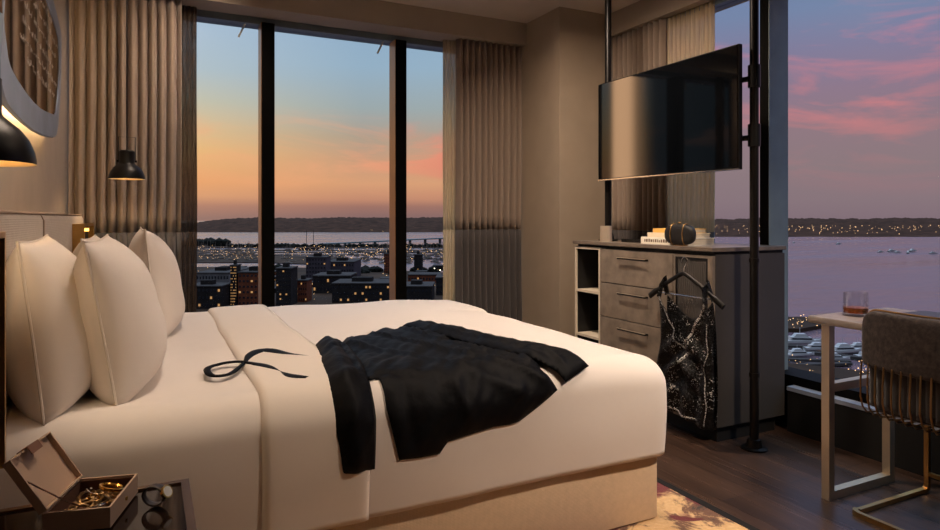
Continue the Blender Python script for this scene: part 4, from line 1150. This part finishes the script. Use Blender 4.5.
yt = yacht()
ylist = [(804, 345, .55, 1.1, 'largest white motor yacht berthed near the breakwater outside the bay window'),
         (820, 351, .5, .8, 'white yacht just right of the largest yacht, left of the desk leg'),
         (846, 354, .35, .95, 'white yacht seen between the desk leg and the chair back'),
         (860, 350, .3, .7, 'small white yacht under the amber glass, behind the desk'),
         (800, 357, .4, .75, 'low white yacht below the largest one at the bay window'),
         (872, 359, .5, .8, 'white yacht seen just under the desk by the chair rods'),
         (836, 361, .45, .7, 'white yacht nearest the quay beside the desk leg')]
for k, (a, b, rz, sc, lab) in enumerate(ylist):
    o = place(k == 0, yt, far(a, b, 0), -rz, sc * .78); o['label'] = lab
for k, (a, b, s_, lab) in enumerate([(881, 252.5, .9, 'leftmost white boat of the far group out on the bay'), (892, 252, 1.3, 'second white boat from the left in the far group on the bay'), (898, 253, 1.0, 'middle white boat of the far group on the bay'),
                   (908, 253.5, 1.2, 'fourth white boat from the left in the far group on the bay'), (913, 252, 1.5, 'largest white boat at the right of the far group on the bay'), (933.5, 254, 1.0, 'lone white boat at the right edge of the bay'),
                   (839, 244.3, 1.1, 'bright white boat alone on the bay near the far shore'), (794, 243, .8, 'small faint boat on the bay beside the dark mullion')]):
    o = place(False, yt, far(a, b, 0), random.uniform(-.6, .6), s_ * .62); o['label'] = lab
yt['group'] = None
del yt['group']
tallship = thing('tall_mast_ship', 'ship with two very tall masts rising above the marina in the middle pane', 'ship', far(309, 250))
q = far(309, 250)
MB().prism([(q.x - 18, q.y, ZS), (q.x + 18, q.y, ZS), (q.x + 22, q.y, ZS + 5), (q.x - 20, q.y, ZS + 5)], (0, 7, 0)).build('hull', 'boatdark', tallship)
for dx in (-4, 9): MB().tube([(q.x + dx, q.y + 3, ZS + 5), (q.x + dx, q.y + 3, ZS + 38)], .5, 6).build('mast', 'concrete', tallship)
# lights (uncountable pinpricks)
def lights(name, label, n, rng, size, mat, seed, hz=(2, 6)):
    random.seed(seed); m = MB()
    for _ in range(n):
        a0, a1, b0, b1 = random.choice(rng); b_ = random.uniform(b0, b1); p = far(random.uniform(a0, a1), b_)
        s_ = size * 60 * F / (b_ - HY) / F * random.uniform(.5, 1.3); z = p.z + random.uniform(*hz)
        bmesh.ops.create_icosphere(m.bm, subdivisions=1, radius=s_, matrix=Matrix.Translation((p.x, p.y, z)))
    return tag(m.build(name, mat), label, 'lights', None, 'stuff')
lights('harbour_lights', 'warm pinprick lights scattered over the marina', 420, [(198, 262, 247.5, 262), (284, 446, 247.5, 263), (284, 446, 250, 258)], .22, 'light_warm', 1)
lights('waterfront_lights', 'warm lamps between the waterfront buildings', 90, [(196, 262, 272, 305), (278, 446, 272, 305)], .26, 'light_warm', 2, (3, 8))
lights('street_lights', 'larger white street lights along the waterfront', 16, [(210, 262, 283, 300), (310, 380, 285, 298), (405, 450, 275, 297)], .5, 'light_white', 3, (5, 9))
lights('shore_lights', 'faint house lights on the headland across the water', 26, [(360, 400, 230.5, 232.4)], .24, 'light_warm', 4, (2, 14))
lights('far_shore_lights', 'many warm city lights on the low shore beyond the bay', 650, [(713, 945, 229.5, 236.6)], .26, 'light_warm', 5, (6, 34))
lights('dock_lights', 'warm lamps along the breakwater and docks', 120, [(788, 826, 321, 332), (845, 866, 315, 320), (788, 885, 364, 385), (855, 885, 372, 386)], .36, 'light_warm', 6, (2, 5))
bl = thing('beacon', 'red glowing beacon on the dark tower right of the first mullion', 'light', far(283, 300))
q = far(283, 300, 0); D_ = 60 * F / 82
p_ = atD(282, D_ - 4, CH - (271 - HY) / F * D_); m = MB(); bmesh.ops.create_icosphere(m.bm, subdivisions=2, radius=2.0, matrix=Matrix.Translation(p_)); m.tube([p_, p_ + Vector((0, 0, -8))], .3, 6); m.build('beacon_lamp', 'light_red', bl)
bl.location = p_ ; bl.children[0].matrix_parent_inverse = Matrix.Translation(-p_)
# docks
for a, b, c, d in ((788, 368, 850, 366), (786, 353, 842, 357.5), (786, 361.5, 850, 364), (835, 357.5, 885, 363), (840, 351.5, 885, 355), (786, 348, 830, 350)):
    p, q = far(a, b, 1), far(c, d, 1)
    struct(MB().bar([p, q], 3, 1).build('dock_ground', 'concrete'))

# ---------------------------------------------------------------- sky
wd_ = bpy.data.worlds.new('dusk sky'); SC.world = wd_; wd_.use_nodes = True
t = NT(wd_.node_tree); bg = t.n['Background']; tc = t.n.new('ShaderNodeTexCoord')
sx = t.new('ShaderNodeSeparateXYZ', ins={0: tc.outputs['Generated']}).outputs
az = t.math('MULTIPLY', t.math('ARCTAN2', sx[0], sx[1]), 180 / PI)
el = t.math('MULTIPLY', t.math('ARCSINE', sx[2]), 180 / PI)
e01 = t.maprange(el, 0, 30)
def stops(l): return [(d / 30, lin(c)) for d, c in l]
west = t.ramp(e01, stops([(0, (150, 116, 104)), (1.0, (176, 128, 106)), (1.8, (212, 154, 112)), (3, (226, 160, 106)), (5.5, (228, 180, 120)), (7.5, (214, 186, 142)), (9.5, (192, 188, 166)), (12, (172, 186, 192)), (16, (164, 184, 204)), (24, (140, 166, 198)), (30, (124, 152, 190))]))
mid = t.ramp(e01, stops([(0, (128, 100, 98)), (1.0, (152, 110, 98)), (1.6, (186, 132, 106)), (3, (206, 152, 114)), (5, (194, 150, 120)), (7, (168, 152, 134)), (9.5, (150, 162, 164)), (13, (142, 168, 188)), (17, (136, 164, 190)), (30, (112, 140, 180))]))
east = t.ramp(e01, stops([(0, (124, 106, 114)), (1.5, (130, 112, 118)), (4, (134, 116, 120)), (7, (138, 116, 124)), (10, (136, 116, 134)), (13, (124, 120, 148)), (16, (112, 128, 160)), (20, (104, 124, 160)), (30, (88, 108, 150))]))
c = t.mix(t.maprange(az, 2, 17), west, mid); c = t.mix(t.maprange(az, -41.0, -42.4), c, lin((70, 84, 94))); c = t.mix(t.maprange(az, 24, 46), c, east)  # dark teal sector added out of view to dim the television reflection
cv = t.new('ShaderNodeCombineXYZ', ins={0: t.math('MULTIPLY', az, .085), 1: t.math('MULTIPLY', t.math('ADD', el, t.math('MULTIPLY', az, .06)), .42), 2: 3.7}).outputs[0]
n1 = t.noise(cv, 1, 7, .58, .6)
mask = t.maprange(n1, .48, .66)
gz = t.math('DIVIDE', t.math('SUBTRACT', az, 26), 3.6); gauss = t.math('EXPONENT', t.math('MULTIPLY', t.math('MULTIPLY', gz, gz), -1))
patch = t.math('MULTIPLY', gauss, t.math('MULTIPLY', t.maprange(el, 2.5, 4), t.maprange(el, 8.5, 7)))
mask = t.math('ADD', mask, t.math('MULTIPLY', patch, t.maprange(n1, .36, .5)), clamp=True)
mask = t.math('MAXIMUM', mask, t.math('MULTIPLY', t.maprange(n1, .45, .66), t.maprange(az, 44, 50)))
wamt = t.maprange(az, 10, 26, .45, 1.0)
lowcut = t.maprange(el, 1.5, 4.5); hicut = t.maprange(el, 19, 13)
fac = t.math('MULTIPLY', t.math('MULTIPLY', mask, wamt), t.math('MULTIPLY', lowcut, hicut), clamp=True)
pink = t.ramp(e01, stops([(0, (200, 120, 100)), (6, (226, 136, 112)), (9, (216, 126, 116)), (14, (206, 112, 132)), (30, (180, 120, 150))]))
east_pink = t.ramp(e01, stops([(0, (150, 108, 116)), (5, (170, 118, 120)), (9, (206, 124, 126)), (14, (208, 126, 138)), (30, (170, 120, 150))]))
pk = t.mix(t.maprange(az, 30, 48), t.mix(t.maprange(az, 14, 24), lin((236, 164, 122)), pink), east_pink)
fac = t.math('MULTIPLY', fac, t.math('MAXIMUM', t.maprange(el, 9.5, 7.5), t.maprange(az, 30, 44)))
c = t.mix(t.math('MULTIPLY', fac, t.maprange(az, 38, 48, .85, .72)), c, pk)
# above the frame the sky dome is a brighter plain blue; below the horizon it is dark
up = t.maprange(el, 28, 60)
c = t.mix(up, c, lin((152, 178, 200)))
c = t.mix(t.maprange(el, -.2, -2), c, lin((40, 36, 42)))
pil = t.math('MULTIPLY', t.maprange(az, -40.9, -40.2), t.maprange(az, -38.7, -39.0))  # narrow bright pillar added in unseen sky for the television's reflected strip
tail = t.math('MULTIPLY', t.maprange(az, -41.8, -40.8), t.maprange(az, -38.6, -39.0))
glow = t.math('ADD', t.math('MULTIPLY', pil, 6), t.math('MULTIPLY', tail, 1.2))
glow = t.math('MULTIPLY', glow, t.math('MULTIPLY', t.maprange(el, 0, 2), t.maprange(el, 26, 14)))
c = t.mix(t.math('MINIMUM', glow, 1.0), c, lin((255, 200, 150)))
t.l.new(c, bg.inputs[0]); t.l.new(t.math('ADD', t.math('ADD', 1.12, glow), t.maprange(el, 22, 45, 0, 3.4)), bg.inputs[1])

# ---------------------------------------------------------------- soft area lights added under the ceiling, out of view, no fixtures
def area(name, loc, aim, size, e, col=(1, .72, .46), spread=None, shape='DISK', sy=None):
    l = bpy.data.lights.new(name, 'AREA'); l.energy = e; l.color = col; l.size = size; l.shape = shape
    if sy: l.size_y = sy
    if spread: l.spread = math.radians(spread)
    o = bpy.data.objects.new(name, l); COL.objects.link(o); o.location = loc
    d = (Vector(aim) - Vector(loc)).normalized(); o.rotation_euler = d.to_track_quat('-Z', 'Y').to_euler(); return o
W1 = (1, .78, .61)
area('added_light_foot', (2.35, .25, 2.66), (1.85, 1.95, .3), .25, 15, W1, 75)
area('added_light_middle', (1.5, 1.7, 2.66), (1.4, 2.1, .6), .25, 6, W1, 110)
area('added_light_dresser', (1.8, 2.9, 2.66), (2.6, 3.2, .9), .25, 24, W1, 125)
area('added_light_window', (.35, 3.9, 2.66), (.2, 4.5, 1.2), .2, 6, W1, 120)
area('added_light_bedside', (0.35, 2.3, 2.66), (0.1, 2.4, .6), .25, 10, W1, 130)
SC.cycles.use_denoising = True
SC.cycles.max_bounces = 8; SC.cycles.transparent_max_bounces = 12
SC.cycles.sample_clamp_indirect = 4
